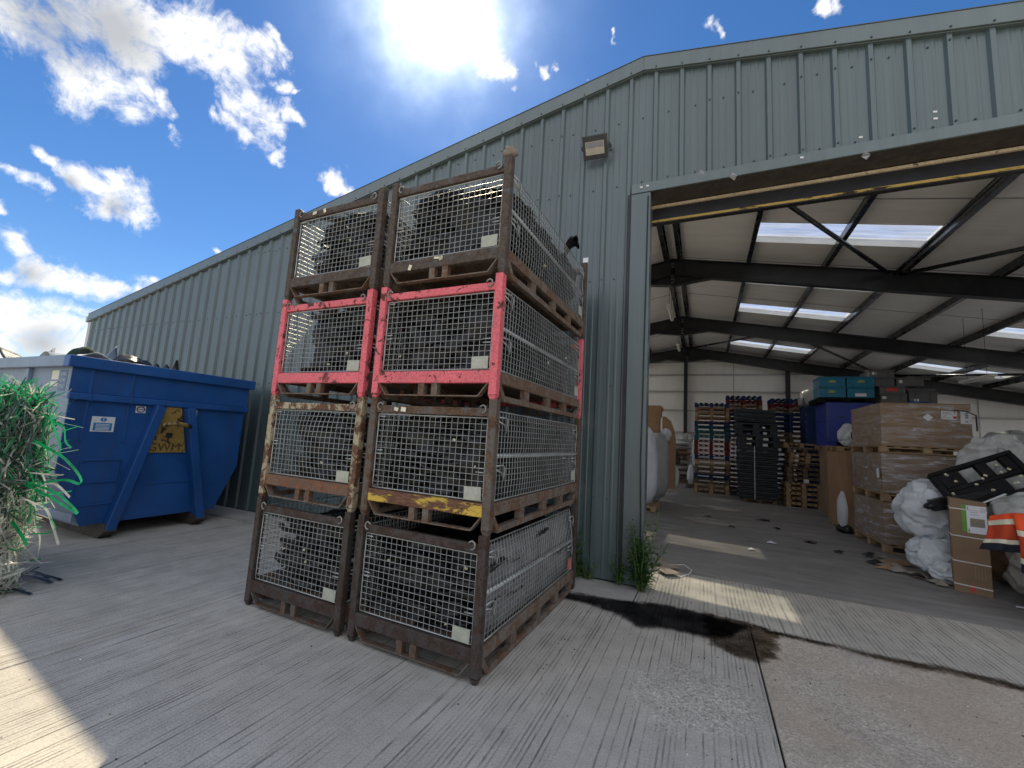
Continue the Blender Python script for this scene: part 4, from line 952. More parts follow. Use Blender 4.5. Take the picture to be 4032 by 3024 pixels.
# pressed ribs on the end panel
def rib(a,b,w=.028): 
    m=MB(); m.bar((X0+.008,a[0],a[1]),(X0+.008,b[0],b[1]),.016,w,(0,1,0) if abs(a[1]-b[1])>abs(a[0]-b[0]) else (0,0,1)); sk_(m,'pressed_rib',M['skipblue'],bevel=.003)
for y in (2.80,3.25):
    m=MB(); m.box(X0+.019,X0+.034,y-.014,y+.014,1.936,2.262); m.box(X0+.063,X0+.075,y-.014,y+.014,1.84,1.938); m.box(X0+.001,X0+.014,y-.014,y+.014,1.29,1.843); sk_(m,'pressed_rib',M['skipblue'],bevel=.003)
for z in (1.045,.75,.45): rib((2.84,z),(3.26,z+.01),.02)
for y,z0,z1 in ((2.84,.45,1.045),(3.27,.45,1.055)): rib((y,z0),(y,z1),.016)
m=MB(); m.box(X0+.001,X0+.008,3.42,4.2,.68,.692); sk_(m,'weld_seam',M['skipblue'])
# A-frame with yellow hook plate and hook bar
for ya,yb,y2 in ((3.22,3.60,-1),(4.37,3.995,1)):
    m=MB(); p=Vector((X0+.075,ya,.10)); q=Vector((X0+.075,yb,1.84)); m.bar(p,q,.15,.12,(0,1,0)); sk_(m,'a_frame_leg',M['skipblue'],bevel=.010,seg=2)
m=MB(); m.prism([(3.50,1.15),(4.06,1.15),(3.95,1.70),(3.68,1.70)],X0+.002,X0+.03,'x'); m.prism([(3.68,1.70),(3.95,1.70),(3.92,1.84),(3.72,1.84)],X0+.002,X0+.028,'x'); o=sk_(m,'hook_plate',M['skipyellow'])
m=MB(); m.cbox((X0+.032,3.80,1.41),(.008,.085,.075)); m.cbox((X0+.032,3.72,1.335),(.008,.03,.025)); sk_(m,'plate_hole',M['ink'],o,bevel=.002)
text('raised_lettering','GWM',.17,Matrix.Translation((.032,-.02,1.225))@facing((0,0,0),'+x'),M['embossed'],o,.003)
m=MB(); m.tube([(X0+.17,3.62,1.555),(X0+.19,3.72,1.585),(X0+.20,3.82,1.59),(X0+.19,3.92,1.58),(X0+.17,4.00,1.555)],.033,10); sk_(m,'hook_bar',M['hookbar'])
for y in (3.22,4.37):
    m=MB(); m.prism([(X0+.16,.10),(X0+.02,.0),(XE+.3,.0),(XE+.3,.20),(X0+.10,.20)],y-.075,y+.075,'y'); sk_(m,'runner',M['runner'],bevel=.006)
# stickers
st=MB(); st.box(X0+.001,X0+.004,2.875,3.125,1.435,1.64); s1=sk_(st,'notice_sticker',M['sticker'])
m=MB(); m.box(X0+.0045,X0+.006,2.90,3.10,1.45,1.555); sk_(m,'blue_panel',M['stickblue'],s1)
m=MB(); m.prism([(3.0+.035*math.cos(a*PI/8),1.60+.028*math.sin(a*PI/8)) for a in range(16)],X0+.0045,X0+.006,'x'); sk_(m,'mandatory_disc',M['stickblue'],s1)
m=MB(); m.box(X0+.0065,X0+.0075,2.996,3.004,1.594,1.622); m.box(X0+.0065,X0+.0075,2.996,3.004,1.58,1.588); sk_(m,'exclamation_mark',M['sticker'],s1)
m=MB()
for z in (1.535,1.516,1.497,1.478,1.462): m.box(X0+.0065,X0+.0075,2.925,3.075,z-.004,z+.004)
sk_(m,'notice_text_line',M['sticker'],s1)
for y in (3.40,4.10):
    m=MB(); m.box(X0+.001,X0+.004,y-.06,y+.06,1.722,1.822); s2=sk_(m,'hexagon_sticker',M['sticker'])
    m=MB()
    for a in range(6):
        if a in (0,3): continue
        a0,a1=a*PI/3,(a+1)*PI/3
        m.bar((X0+.005,y+.05*math.cos(a0),1.772+.042*math.sin(a0)),(X0+.005,y+.05*math.cos(a1),1.772+.042*math.sin(a1)),.002,.014,(0,1,1))
    for a in (0,3):
        a0,a1=a*PI/3,(a+1)*PI/3
        m.bar((X0+.005,y+.05*math.cos(a0),1.772+.042*math.sin(a0)),(X0+.005,y+.05*math.cos(a1),1.772+.042*math.sin(a1)),.002,.014,(0,1,1))
    sk_(m,'hexagon_print',M['ink'],s2)
    m=MB(); m.box(X0+.0045,X0+.006,y-.03,y+.03,1.762,1.782); sk_(m,'hexagon_bar',M['inkgrey'],s2)
m=MB(); m.box(-7.86,-7.66,Y0-.008,Y0-.005,1.95,2.225); s3=sk_(m,'load_sticker',M['letter'])
s3.data.materials[0]=simple('blue_grey_vinyl',(.10,.16,.28),.5,0,.08,8)
for k,t_ in enumerate(('LEVEL','LOAD','ONLY')): text('load_lettering',t_,.062,facing((-7.76+7.5,Y0-.010-3.78,2.175-.083*k)),M['letter'],s3)
m=MB(); m.box(-8.10,-7.90,Y0-.008,Y0-.005,2.10,2.225); m.box(-8.12,-7.90,Y0-.008,Y0-.005,2.01,2.075); sk_(m,'cream_sticker',M['stickcream'])
# ---- scrap in the skip
def flake(name,label,cat,fn,mat,nu=10,nv=6,solid=.006,group='scrap pieces on top of the skip'):
    m=MB(); m.grid(fn,nu,nv); return tag(m.build(name,mat,None,solid=solid),label,cat,group)
N3=lambda u,v,s,k=3: mn.noise(Vector((u*k,v*k,s)))
m=MB(); m.grid(lambda u,v:(-7.58-5.9*u,2.66+2.2*v,2.30+.07*mn.fractal(Vector((u*14,v*6,1)),1,2,4)),60,20); tag(m.build('mixed_scrap',M['blackpl']),'mixed dark plastic scrap filling the blue skip level','scrap',None,'stuff')
flake('plastic_sheet','white curved plastic sheet lying on the skip rim','plastic sheet',lambda u,v:(-7.75-.5*v,2.70+.42*u,2.42+.09*math.sin(PI*u)*(1-.5*v)+.02*N3(u,v,4)),M['sticker'])
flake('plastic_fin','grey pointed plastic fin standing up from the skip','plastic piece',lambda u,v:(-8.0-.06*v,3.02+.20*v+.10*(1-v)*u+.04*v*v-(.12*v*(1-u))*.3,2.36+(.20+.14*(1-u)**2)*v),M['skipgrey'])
m=MB(); m.blob((-8.25,3.47,2.40),(.35,.30,.19),4,.35,1.6,14,sq=.8); tag(m.build('plastic_bumper',M['blackpl']),'large humped black plastic moulding in the middle of the skip load','plastic moulding','scrap pieces on top of the skip')
flake('plastic_shard','jagged black plastic shard with two points at the right end of the skip','plastic piece',lambda u,v:(-7.95-.1*v,3.72+.36*u,2.38+.16*v*abs(math.sin(u*8.5+.5))+.03*N3(u,v,7)),M['blackpl'],16,4)
flake('plastic_shard','upright torn black plastic shard by the right corner of the skip','plastic piece',lambda u,v:(-8.05-.12*v,3.96+.14*u*(1-.75*v)+.12*v,2.38+.27*v),M['blackpl'],4,6)
flake('plastic_strip','thin white plastic strip lying along the skip rim','plastic strip',lambda u,v:(-7.585-.04*v,3.05+.75*u,2.424+.008*v+.006*N3(u,v,3)),M['sticker'],14,1)
m=MB(); m.blob((-8.95,3.2,2.48),(.12,.2,.22),9,.15,1.5,12); tag(m.build('plastic_dome',M['balecore']),'small dark rounded piece poking up at the left of the skip load','plastic piece','scrap pieces on top of the skip')
flake('plastic_sheet','dark hooked plastic sheet rising at the far left of the skip','plastic sheet',lambda u,v:(-11.7+1.0*u,3.0+.3*v,2.42+.36*(1-u)**2.2*(1-.3*v)),M['blackpl'])
m=MB(); m.tube([(-9.75,3.0,2.45),(-9.55,3.0,2.60),(-9.42,3.0,2.66),(-9.50,3.02,2.50)],.018,6); tag(m.build('plastic_pipe',M['sticker']),'thin bent pale pipe end sticking out of the skip','pipe','scrap pieces on top of the skip')
flake('clear_sheet','pale translucent film humped over the skip load at left','film sheet',lambda u,v:(-9.35+.6*u,2.8+.4*v,2.40+.16*math.sin(PI*u)),M['clearbag'],10,4,.003)

# ------------------------------------------------------------------ bale of strapping at the left edge
bl=thing('strapping_bale','tall shaggy bale of green and clear plastic strapping at the left edge of the yard','bale',(-6.55,1.95,0))
random.seed(11); bo=(-6.55,1.95,0)
m=MB(); m.blob((-6.66,1.72,.95),(.82,.21,.88),2,.12,1.8,22,.0,sq=.62); m.build('core',M['balecore'],bl,bo)
def surf(rz_):
    """a point on the bale's surface near its camera side, right side or top"""
    z=rz_; s=random.random()
    hw=.82-.10*max(0,(z-1.45)/.35)**2-.06*math.sin(z*4)
    if s<.35: x=-6.7+random.uniform(-hw,hw); y=1.72-.21-random.uniform(-.02,.05); n=Vector((0,-1,0))
    elif s<.82: x=-6.64+hw+random.uniform(-.05,.03); y=1.72+random.uniform(-.21,.21); n=Vector((1,-.2,0))
    else: x=-6.7+random.uniform(-hw,hw)*.9; y=1.72+random.uniform(-.20,.20); z=1.82; n=Vector((.2,-.3,1))
    return Vector((x,y,z)),n.normalized()
sets={k:MB() for k in ('g','d','c','b','m')}
for k in range(3400):
    z=random.uniform(.02,1.84); p,n=surf(z)
    lowm=1/(1+math.exp((p.z-.80+.12*mn.noise(p*2))*9))
    r=random.random()
    edge=1 if (p.y>1.84 or p.z>1.7) else 0; q_=random.random()  # brighter strands near back and top put the backlit rim into colour
    key='c' if r<lowm*.74+.15 else ('b' if r>.955 else ('g' if q_<.20+.45*edge else ('m' if q_<.36+.40*edge else 'd')))
    d=Vector((random.gauss(0,1),random.gauss(0,.5),random.gauss(0,1)*(1.6 if lowm<.5 else .8))); d-=n*d.dot(n)*.75; d.normalize()
    L_=random.uniform(.10,.42); cur=Vector((random.gauss(0,1),random.gauss(0,1),random.gauss(0,1)-.5))*.16; pts=[]
    for i in range(6):
        s=i/5-.35; q=p+d*(L_*s)+cur*(L_*s*s*2.0)+n*(.05*math.sin(PI*max(0,s+.35))*random.uniform(.2,1.0)); q.z=max(.006,q.z); pts.append(q)
    side=d.cross(n).normalized() if random.random()<.7 else (n+d.cross(n)*.4).normalized()
    sets[key].ribbon(pts,random.uniform(.006,.014),side)
# long loops that reach out over the yard
def loop(pts,w,key,side=(0,.5,1)):
    P=[Vector(p) for p in pts]; res=[]
    if -5.8<P[0].x: P=[P[0]+(P[0]-P[1]).normalized()*.30]+P
    for i in range(len(P)-1):
        a=P[max(0,i-1)];b=P[i];c=P[i+1];d=P[min(len(P)-1,i+2)]
        for s in range(5):
            t=s/5; res.append(.5*((2*b)+(c-a)*t+(2*a-5*b+4*c-d)*t*t+(3*b-a-3*c+d)*t**3))
    res.append(P[-1]); sets[key].ribbon(res,w,Vector(side).normalized())
loop([(-5.45,1.8,1.36),(-5.1,1.8,1.30),(-4.80,1.8,1.20),(-4.68,1.8,1.13),(-4.72,1.8,1.10),(-4.95,1.8,1.11),(-5.35,1.8,1.05)],.022,'g')
loop([(-5.6,1.8,1.02),(-5.2,1.8,1.0),(-4.85,1.8,.94),(-4.64,1.8,.87),(-4.80,1.8,.89),(-5.3,1.8,.96),(-5.7,1.8,1.0)],.020,'g')
loop([(-5.5,1.8,.98),(-5.15,1.8,1.06),(-4.82,1.8,.98)],.018,'c')
loop([(-5.45,1.8,.86),(-5.2,1.8,.84),(-5.02,1.8,.72),(-4.92,1.82,.58)],.018,'c',(0,1,.3))
loop([(-5.5,1.8,1.02),(-5.2,1.8,.83),(-4.98,1.8,.72),(-5.05,1.8,.66),(-5.4,1.8,.60)],.012,'g')
loop([(-5.35,1.8,1.60),(-5.18,1.8,1.72),(-5.02,1.8,1.82)],.026,'g')
loop([(-6.45,1.7,1.75),(-6.40,1.7,1.90),(-6.33,1.7,2.02)],.03,'g',(1,0,.2))
loop([(-5.55,1.8,1.80),(-5.40,1.8,1.83),(-5.25,1.8,1.86)],.02,'g'); loop([(-5.7,1.8,1.80),(-5.55,1.8,1.84),(-5.45,1.8,1.85)],.022,'d')
loop([(-5.32,1.8,1.58),(-5.15,1.8,1.54),(-5.08,1.8,1.43),(-4.95,1.8,1.38)],.018,'g')
loop([(-5.30,1.8,1.50),(-5.14,1.8,1.35),(-5.28,1.8,1.15)],.022,'g')
loop([(-5.4,1.8,1.12),(-5.15,1.8,1.13),(-5.0,1.8,1.15)],.012,'c'); loop([(-5.3,1.8,1.30),(-5.1,1.8,1.36),(-4.97,1.8,1.38)],.006,'c')
loop([(-5.95,1.75,.24),(-5.7,1.7,.17),(-5.45,1.62,.09),(-5.2,1.55,.012)],.026,'c',(.3,1,.3)); loop([(-5.55,1.64,.10),(-5.4,1.62,.16),(-5.32,1.62,.22)],.02,'c')
loop([(-6.05,1.7,.22),(-5.95,1.6,.13),(-5.86,1.45,.02)],.04,'g',(1,.2,.2)); loop([(-5.75,1.8,.42),(-5.55,1.78,.44),(-5.35,1.76,.50)],.015,'g')
loop([(-5.72,1.8,.62),(-5.55,1.8,.56),(-5.42,1.8,.50)],.03,'g'); loop([(-5.75,1.75,.34),(-5.6,1.9,.6),(-5.5,1.9,.32),(-5.75,1.8,.16)],.018,'c')
for a,b in (((-6.3,2.0,.02),(-5.82,2.16,.012)),((-6.3,2.05,.02),(-5.85,2.24,.012)),((-6.4,2.1,.02),(-6.0,2.2,.012)),((-6.1,1.75,.02),(-5.6,1.95,.012))): loop([a,((a[0]+b[0])/2,(a[1]+b[1])/2,.05),b],.03,'b',(0,1,.2))
for k,nm,mat in (('g','green_strand','str_green'),('d','dark_green_strand','str_dkgreen'),('c','clear_strand','str_clear'),('b','black_strand','str_black'),('m','pale_green_strand','str_mint')):
    o=sets[k].build(nm,M[mat],bl,bo); o['kind']='stuff'
# ------------------------------------------------------------------ pallets
ORD=['lowest','second','third','fourth','fifth','sixth','seventh','eighth','ninth','tenth','eleventh','twelfth','thirteenth','fourteenth','fifteenth','sixteenth','seventeenth','eighteenth','nineteenth','twentieth','twenty-first','twenty-second','twenty-third']
def pallet_mesh(m,w,d,h,parts=None):
    tb=.020; bh=h-4*tb if h>.15 else h-3*tb
    b=parts['block'] if parts else m; r=parts['runner'] if parts else m; k=parts['deck'] if parts else m
    for i,x in enumerate((-w/2+.065,0,w/2-.065)):
        for y in (-d/2+.07,0,d/2-.07): b.box(x-.062,x+.062,y-.068,y+.068,tb+.0006,tb+bh-.0006)
    for y in (-d/2+.07,0,d/2-.07):
        r.box(-w/2,w/2,y-.05,y+.05,0,tb)
    top=tb+bh
    for y in (-d/2+.07,0,d/2-.07): k.box(-w/2,w/2,y-.07,y+.07,top,top+tb)
    n=7
    for i in range(n):
        x=-w/2+.05+(w-.10)*i/(n-1); k.box(x-.05,x+.05,-d/2,d/2,top+tb+.0005,h-.002)
protos={}
def far_pallet(mat,w,d,h,loc,rz,label,group):
    key=(mat,w,d,round(h,4))
    if key not in protos:
        m=MB(); pallet_mesh(m,w,d,h); protos[key]=m.build('pallet',M[mat])
        o=protos[key]
    else:
        o=protos[key].copy(); COL.objects.link(o)
    o.location=loc; o.rotation_euler=(0,0,rz)
    return tag(o,label,'pallet',group)
NAMES={'wood':'pale wood','wood_dark':'weathered dark wood','wood_orange':'orange wood','wood_blue':'blue painted','wood_teal':'teal painted','wood_red':'red painted'}
def stack(seq,x0,x1,y,d,h,where,group,seed,jit=.02,offs=None):
    rnd=random.Random(seed)
    for i,c in enumerate(seq):
        dx=offs[i] if offs else rnd.uniform(-jit,jit)
        o=far_pallet(c,x1-x0,d,h,((x0+x1)/2+dx,y+d/2+rnd.uniform(0,.05),i*h),rnd.uniform(-.02,.02),'%s pallet, %s up in %s'%(NAMES[c],ORD[i],where) if i else '%s pallet on the floor under %s'%(NAMES[c],where),group)
        yield o
W,D_,O,B,T_,RD_='wood','wood_dark','wood_orange','wood_blue','wood_teal','wood_red'
list(stack([W,W,D_,B,D_,D_,W,B,RD_,RD_,RD_,T_,T_,T_,B,O,W,O,B],-.34,.87,18.15,1.0,.1835,'the tall mixed left stack','pallets in the tall left stack',1))
list(stack([D_,RD_,D_,O,D_,RD_,D_,RD_,D_,RD_,O,O,D_,B,D_,B,B,B,RD_,O,RD_,B],.84,2.11,19.4,1.0,.1785,'the tallest stack behind the grey pallets','pallets in the tallest back stack',2))
list(stack([D_,B,D_,B,B,D_,D_,B,B,B,D_,D_,D_,D_,B,B,B,B,D_,RD_,B],2.25,3.49,18.2,1.0,.1762,'the tall stack behind the blue box','pallets in the tall right stack',3))
s3=list(stack([W,W,W,W,W,D_,D_,D_,D_,W,W,D_,W],2.43,3.40,16.4,1.15,.158,'the low stack in front of the blue box','pallets in the low right stack',4,.02,[0,.01,-.01,.0,0,.06,.05,.03,.09,.12,.13,.05,-.03]))
# grey plastic pallets
def plastic_pallet(w,d,h,win):
    m=MB()
    if win:
        m.box(-w/2,w/2,-d/2,d/2,h-.06,h-.002)
        for x in (-w/2+.11,0,w/2-.11):
            for y in (-d/2+.10,0,d/2-.10): m.box(x-.10,x+.10,y-.09,y+.09,.031,h-.0605)
        for x in (-w/2+.11,0,w/2-.11): m.box(x-.11,x+.11,-d/2,d/2,.0,.03)
        for y in (-d/2+.1,d/2-.1): m.box(-w/2+.005,w/2-.005,y-.08,y+.08,.0025,.0285)
    else:
        m.box(-w/2,w/2,-d/2,d/2,h*.42,h-.004); m.box(-w/2+.03,w/2-.03,-d/2+.02,d/2-.02,0,h*.42-.001)
        for x in (-w*.33,-.02,w*.3): m.box(x-.13,x+.13,-d/2+.004,-d/2+.018,.012,h*.36)
    return m
pa=plastic_pallet(1.17,1.1,.143,False).build('plastic_pallet',M['slatepl'],bevel=.006); pb=plastic_pallet(1.24,1.1,.20,True).build('plastic_pallet',M['slatepl'],bevel=.006)
rnd=random.Random(8); G_='grey plastic pallets in the strapped stack'
far_pallet('wood_dark',1.0,1.0,.12,(1.70,17.15,0),0,'dark wood pallet on the floor beneath the strapped grey plastic pallets',None)
for i in range(12):
    o=pa if i==0 else pa.copy()
    if i: COL.objects.link(o)
    o.location=(1.665+rnd.uniform(-.012,.012),17.15+rnd.uniform(-.01,.01),.12+i*.145); o.rotation_euler=(0,0,rnd.uniform(-.012,.012)); tag(o,'dark grey plastic pallet, %s from the bottom of the strapped block'%ORD[i],'plastic pallet',G_)
for i in range(4):
    o=pb if i==0 else pb.copy()
    if i: COL.objects.link(o)
    o.location=(1.66+[.02,.03,-.03,-.05][i],17.15,.12+12*.145+i*.202); o.rotation_euler=(0,0,rnd.uniform(-.03,.03)); tag(o,'dark grey plastic pallet with windows, %s of the loose four above the block'%ORD[i],'plastic pallet',G_)
for i in range(3):
    o=pa.copy(); COL.objects.link(o); o.location=(1.58+[.02,.0,-.02][i],17.15,2.70+i*.148); o.rotation_euler=(0,R(3.2),rnd.uniform(-.02,.02)); tag(o,'flat dark grey plastic pallet lying tilted on the grey stack, %s of three'%['lowest','middle','topmost'][i],'plastic pallet',G_)
m=MB(); m.box(1.545,1.565,16.585,16.592,.12,1.87); m.box(1.545,1.565,16.585,17.7,1.872,1.876); tag(m.build('packing_strap',M['strap_white']),'pale packing strap down the front of the grey plastic pallets','strap')
m=MB(); m.box(2.90,3.04,16.385,16.389,.80,.92); l_=m.build('paper_label',M['label'],s3[5],tuple(s3[5].location))
l_.matrix_parent_inverse=Matrix(); 
l_.rotation_euler=(0,0,0)

# ------------------------------------------------------------------ near pallet with parts, and the wrapped cardboard boxes on it
def near_pallet(loc,w,d,h,label,rz=0):
    t=thing('pallet',label,'pallet',loc,rz,'pallets under the wrapped cardboard boxes')
    P={k:MB() for k in ('block','runner','deck')}; pallet_mesh(None,w,d,h,P)
    P['deck'].build('deck',M['wood'],t,bevel=.004)
    for k in ('block','runner'):
        q=P[k]
        for i in range(len(q.v)//8):
            s=MB(); s.add(q.v[i*8:i*8+8],[(0,3,2,1),(4,5,6,7),(0,1,5,4),(1,2,6,5),(2,3,7,6),(3,0,4,7)]); s.build(k,M['wood'],t,bevel=.004)
    return t
def gaylord(loc,w,d,h,label,mat,seed,wrap=True,bulge=.02,open_=False):
    t=thing('cardboard_box',label,'cardboard box',loc,0,'large wrapped cardboard boxes stacked on pallets')
    rnd=random.Random(seed)
    def sidefn(u,v,e=0):
        P=4*u; i=int(min(3,P)); f=P-i
        c=[(-w/2,-d/2),(w/2,-d/2),(w/2,d/2),(-w/2,d/2),(-w/2,-d/2)]
        a,b=c[i],c[i+1]; x=a[0]+(b[0]-a[0])*f; y=a[1]+(b[1]-a[1])*f
        nx,ny=[(0,-1),(1,0),(0,1),(-1,0)][i]
        q=bulge*math.sin(PI*f)*math.sin(PI*v)+.006*mn.noise(Vector((x*3,y*3,v*4+seed)))+e
        return (x+nx*q+(x/w)*e*2,y+ny*q+(y/d)*e*2,.001+h*v)
    m=MB(); m.grid(lambda u,v:sidefn(u,v),32,8,smooth=False); m.box(-w/2+.002,w/2-.002,-d/2+.002,d/2-.002,h-.012,h-.004); m.build('carton',mat,t)
    if wrap:
        m=MB(); m.grid(lambda u,v:sidefn(u,.03+.94*v,.006+.004*mn.noise(Vector((u*40,v*6,seed)))),80,14); m.build('stretch_wrap',M['wrap'],t)
    return t
bx0,by0=3.0,10.22
HB=[(0,.15,.78),(.94,.15,.74),(1.83,.13,.80)]
# z of the pallet, pallet height, box height
near_pallet((bx0+.66,by0+.88,0),1.27,1.72,.15,'pale pallet on the floor under the stack of wrapped cardboard boxes')
b1=gaylord((bx0+.66,by0+.88,.15),1.24,1.68,.78,'dull wrapped cardboard box at the bottom of the three on pallets',M['card_dk'],1)
near_pallet((bx0+.67,by0+.85,.932),1.30,1.76,.145,'pallet between the bottom and middle wrapped cardboard boxes')
b2=gaylord((bx0+.66,by0+.86,1.078),1.24,1.70,.75,'wrapped cardboard box in the middle of the three on pallets',M['card_dk'],2)
near_pallet((bx0+.70,by0+.86,1.83),1.36,1.80,.125,'pallet under the topmost wrapped cardboard box')
b3=gaylord((bx0+.69,by0+.86,1.956),1.27,1.74,.815,'topmost wrapped cardboard box with a diamond label and two paper labels',M['card'],3,True,.012)
ox,oy=bx0+.69,by0+.86; yf=by0-.035
m=MB(); m.cbox((3.73-ox,yf-oy-.0,2.51-1.956),(.10,.002,.10),0,0,R(45)); m.build('diamond_label',M['label'],b3)
m=MB(); m.cbox((4.02-ox,yf-oy,2.555-1.956),(.215,.002,.15),0,0,R(3)); lb=m.build('paper_label',M['label'],b3)
m=MB()
for z,a,b in ((2.605,3.93,4.03),(2.585,3.93,4.06),(2.56,3.93,4.0),(2.53,3.93,3.97),(2.51,3.93,4.02)): m.box(a-ox,b-ox,yf-oy-.0035,yf-oy-.0015,z-1.956-.004,z-1.956+.004)
m.box(4.09-ox,4.105-ox,yf-oy-.0035,yf-oy-.0015,2.585-1.956,2.615-1.956); m.build('print_line',M['inkgrey'],lb)
m=MB(); m.box(4.075-ox,4.12-ox,yf-oy-.0035,yf-oy-.0015,2.495-1.956,2.54-1.956); m.build('red_square',M['red_print'],lb)
m=MB(); m.cbox((4.245-ox,yf-oy,2.52-1.956),(.145,.002,.225),0,0,R(1)); lb=m.build('paper_label',M['label'],b3)
m=MB()
for k in range(9): m.box(4.235-ox,4.275-ox,yf-oy-.0035,yf-oy-.0015,2.505+.012*k-1.956,2.505+.012*k-1.956+(.007 if k%3 else .004))
m.box(4.235-ox,4.27-ox,yf-oy-.0035,yf-oy-.0015,2.44-1.956,2.455-1.956); m.build('print_bar',M['ink'],lb)
m=MB(); m.cbox((2.985-(bx0+.66)+.012,by0+.05-(by0+.86)+.02,1.32-1.078+.12),(.004,.12,.17),0,R(-6),0); m.build('paper_label',M['label'],b2)
# brown carton and white sacks behind them
near_pallet((3.55,13.3,1.83),1.2,1.2,.12,'pallet on the brown carton behind the wrapped boxes')
c1=gaylord((3.55,13.3,0),1.12,1.16,1.825,'tall plain brown carton standing behind the wrapped cardboard boxes',M['card_lt'],5,False,.012)
m=MB(); m.crumple((3.18,12.66,2.22),(.24,.28,.27),3,1.25,12,1.955); t=thing('sack','plump white sack with a dark handle lying beside the blue pallet box','sack',(3.18,12.66,1.955)); m.build('bag',M['bag'],t,(3.18,12.66,1.955),sub=1)
m=MB(); m.tube([(3.22,12.35,2.02),(3.14,12.32,2.14),(3.13,12.33,2.26),(3.22,12.36,2.36)],.014,6); m.build('handle',M['ink'],t,(3.18,12.66,1.955))
m=MB(); m.blob((2.88,12.2,.46),(.10,.16,.44),6,.12,1.5,16,.02); tag(m.build('sack',M['bag']),'narrow white sack slumped beside the bottom cardboard box','sack')
m=MB(); m.blob((2.92,12.2,.08),(.16,.2,.12),8,.3,2,10,.0); tag(m.build('sack',M['blackpl']),'small black sack on the floor by the narrow white sack','sack')
# large blue pallet boxes, a black pallet and crates on top
def pallet_box(loc,w,d,h,label,mat):
    t=thing('pallet_box',label,'pallet box',loc,0,'blue plastic pallet boxes')
    m=MB(); m.box(-w/2,w/2,-d/2,d/2,.10,h)
    m.build('body',mat,t,bevel=.01,seg=2)
    m=MB()
    for x in (-w/2+.10,0,w/2-.10): m.box(x-.1,x+.1,-d/2+.01,d/2-.01,0,.099)
    m.build('foot',mat,t)
    m=MB()
    for z in (h-.03,h*.60,h*.12): m.box(-w/2-.012,w/2+.012,-d/2-.012,-d/2-.001,z-.018,z+.018); m.box(-w/2-.012,-w/2-.001,-d/2,d/2,z-.018,z+.018)
    m.build('rim_band',mat,t)
    m=MB()
    for k in range(14): z=.15+k*(h-.2)/13; m.box(-w/2-.006,-w/2+.03,-d/2-.008,-d/2-.001,z-.02,z+.02)
    m.build('hinge_knuckle',M['greypl'],t)
    m=MB(); m.box(-w/2+.28,-w/2+.42,-d/2-.006,-d/2-.001,h*.66,h*.66+.03); m.build('hand_slot',M['ink'],t)
    return t
near_pallet((3.78,15.15,1.86),1.25,1.25,.13,'pallet under the blue pallet box')
gaylord((3.78,15.2,0),1.15,1.15,1.855,'brown carton hidden under the blue pallet box',M['card_dk'],6,False,.01)
pallet_box((3.76,15.15,1.992),1.24,1.28,1.21,'large royal blue pallet box standing on a pallet behind the cardboard boxes',M['bluepl'])
gaylord((5.05,15.2,0),1.15,1.15,1.98,'brown carton under the blue box with the grey crates',M['card_dk'],7,False,.01)
pallet_box((5.06,15.15,1.985),1.22,1.28,1.20,'blue pallet box carrying the grey crates',M['bluepl'])
m=plastic_pallet(1.30,1.25,.14,True); o=m.build('plastic_pallet',M['blackflat'],bevel=.005); o.location=(3.60,15.12,3.205); tag(o,'black plastic pallet between the blue box and the teal crates','plastic pallet')
def crate(loc,w,d,h,mat,label,group,lbl=None,col='label'):
    t=thing('crate',label,'crate',loc,0,group)
    m=MB(); m.box(-w/2+.015,w/2-.015,-d/2+.015,d/2-.015,.0,h-.035); 
    for x in (-w*.25,w*.25): m.box(x-.012,x+.012,-d/2+.003,-d/2+.0145,.02,h-.04)
    m.build('body',mat,t,bevel=.006)
    m=MB(); m.box(-w/2,w/2,-d/2,d/2,h-.033,h-.003); m.build('rim',mat,t,bevel=.005)
    if lbl:
        m=MB(); m.box(lbl[0]-lbl[2]/2,lbl[0]+lbl[2]/2,-d/2+.009,-d/2+.0135,lbl[1]-lbl[3]/2,lbl[1]+lbl[3]/2); m.build('paper_label',M[col],t)
    return t
def emblem(t,x,z,d):
    m=MB(); m.prism([(x-.10,z-.02),(x-.05,z+.03),(x,z+.045),(x+.06,z+.035),(x+.10,z-.005),(x+.04,z-.03)],-d/2+.008,-d/2+.0125,'y'); e=m.build('printed_badge',M['green_print'],t)
    m=MB()
    for a,b,zz in ((-.05,.02,.022),(-.085,.03,-.012),(.03,.075,.0)): m.box(x+a,x+b,-d/2+.004,-d/2+.0075,z+zz-.009,z+zz+.009)
    m.build('badge_print',M['yellow_print'],e)
tz=3.347
for r in range(2):
    for c in range(2):
        t=crate((3.29+.632*c,14.85,tz+r*.292),.628,.80,.29,M['tealpl'],'teal crate, %s of the two rows on the black pallet, at %s'%(['lower','upper'][r],['left','right'][c]),'teal crates on the black pallet',(0.0,.07,.25,.085) if (r==0 and c==1) else None)
        if not(r==0 and c==1): emblem(t,-.02+.02*r+.02*c,.15,.80)
gz=3.20
GC=[(4.645,gz,.59,.27,(-.20,.16,.09,.07),'label','wide grey crate with a small label in the bottom row at left'),(5.25,gz,.60,.33,(-.14,.10,.10,.07),'label','wide grey crate in the bottom row at right'),
 (4.63,gz+.272,.58,.205,(-.02,.11,.24,.09),'red_print','grey crate with a red label in the second row'),(5.22,gz+.332,.58,.07,None,'label','shallow dark grey tray in the second row at right'),
 (4.41,gz+.48,.56,.235,(-.20,.13,.06,.08),'label','grey crate in the third row at left'),(5.0,gz+.48,.58,.225,(-.18,.12,.09,.08),'label','grey crate with a white label in the third row at right'),
 (4.41,gz+.717,.56,.205,(-.16,.11,.09,.08),'label','topmost grey crate above the teal crates')]
for x,z,w_,h_,lb,cl,label in GC: crate((x,14.9,z),w_,.78,h_,M['greypl'],label,'grey crates stacked on the blue box',lb,cl)
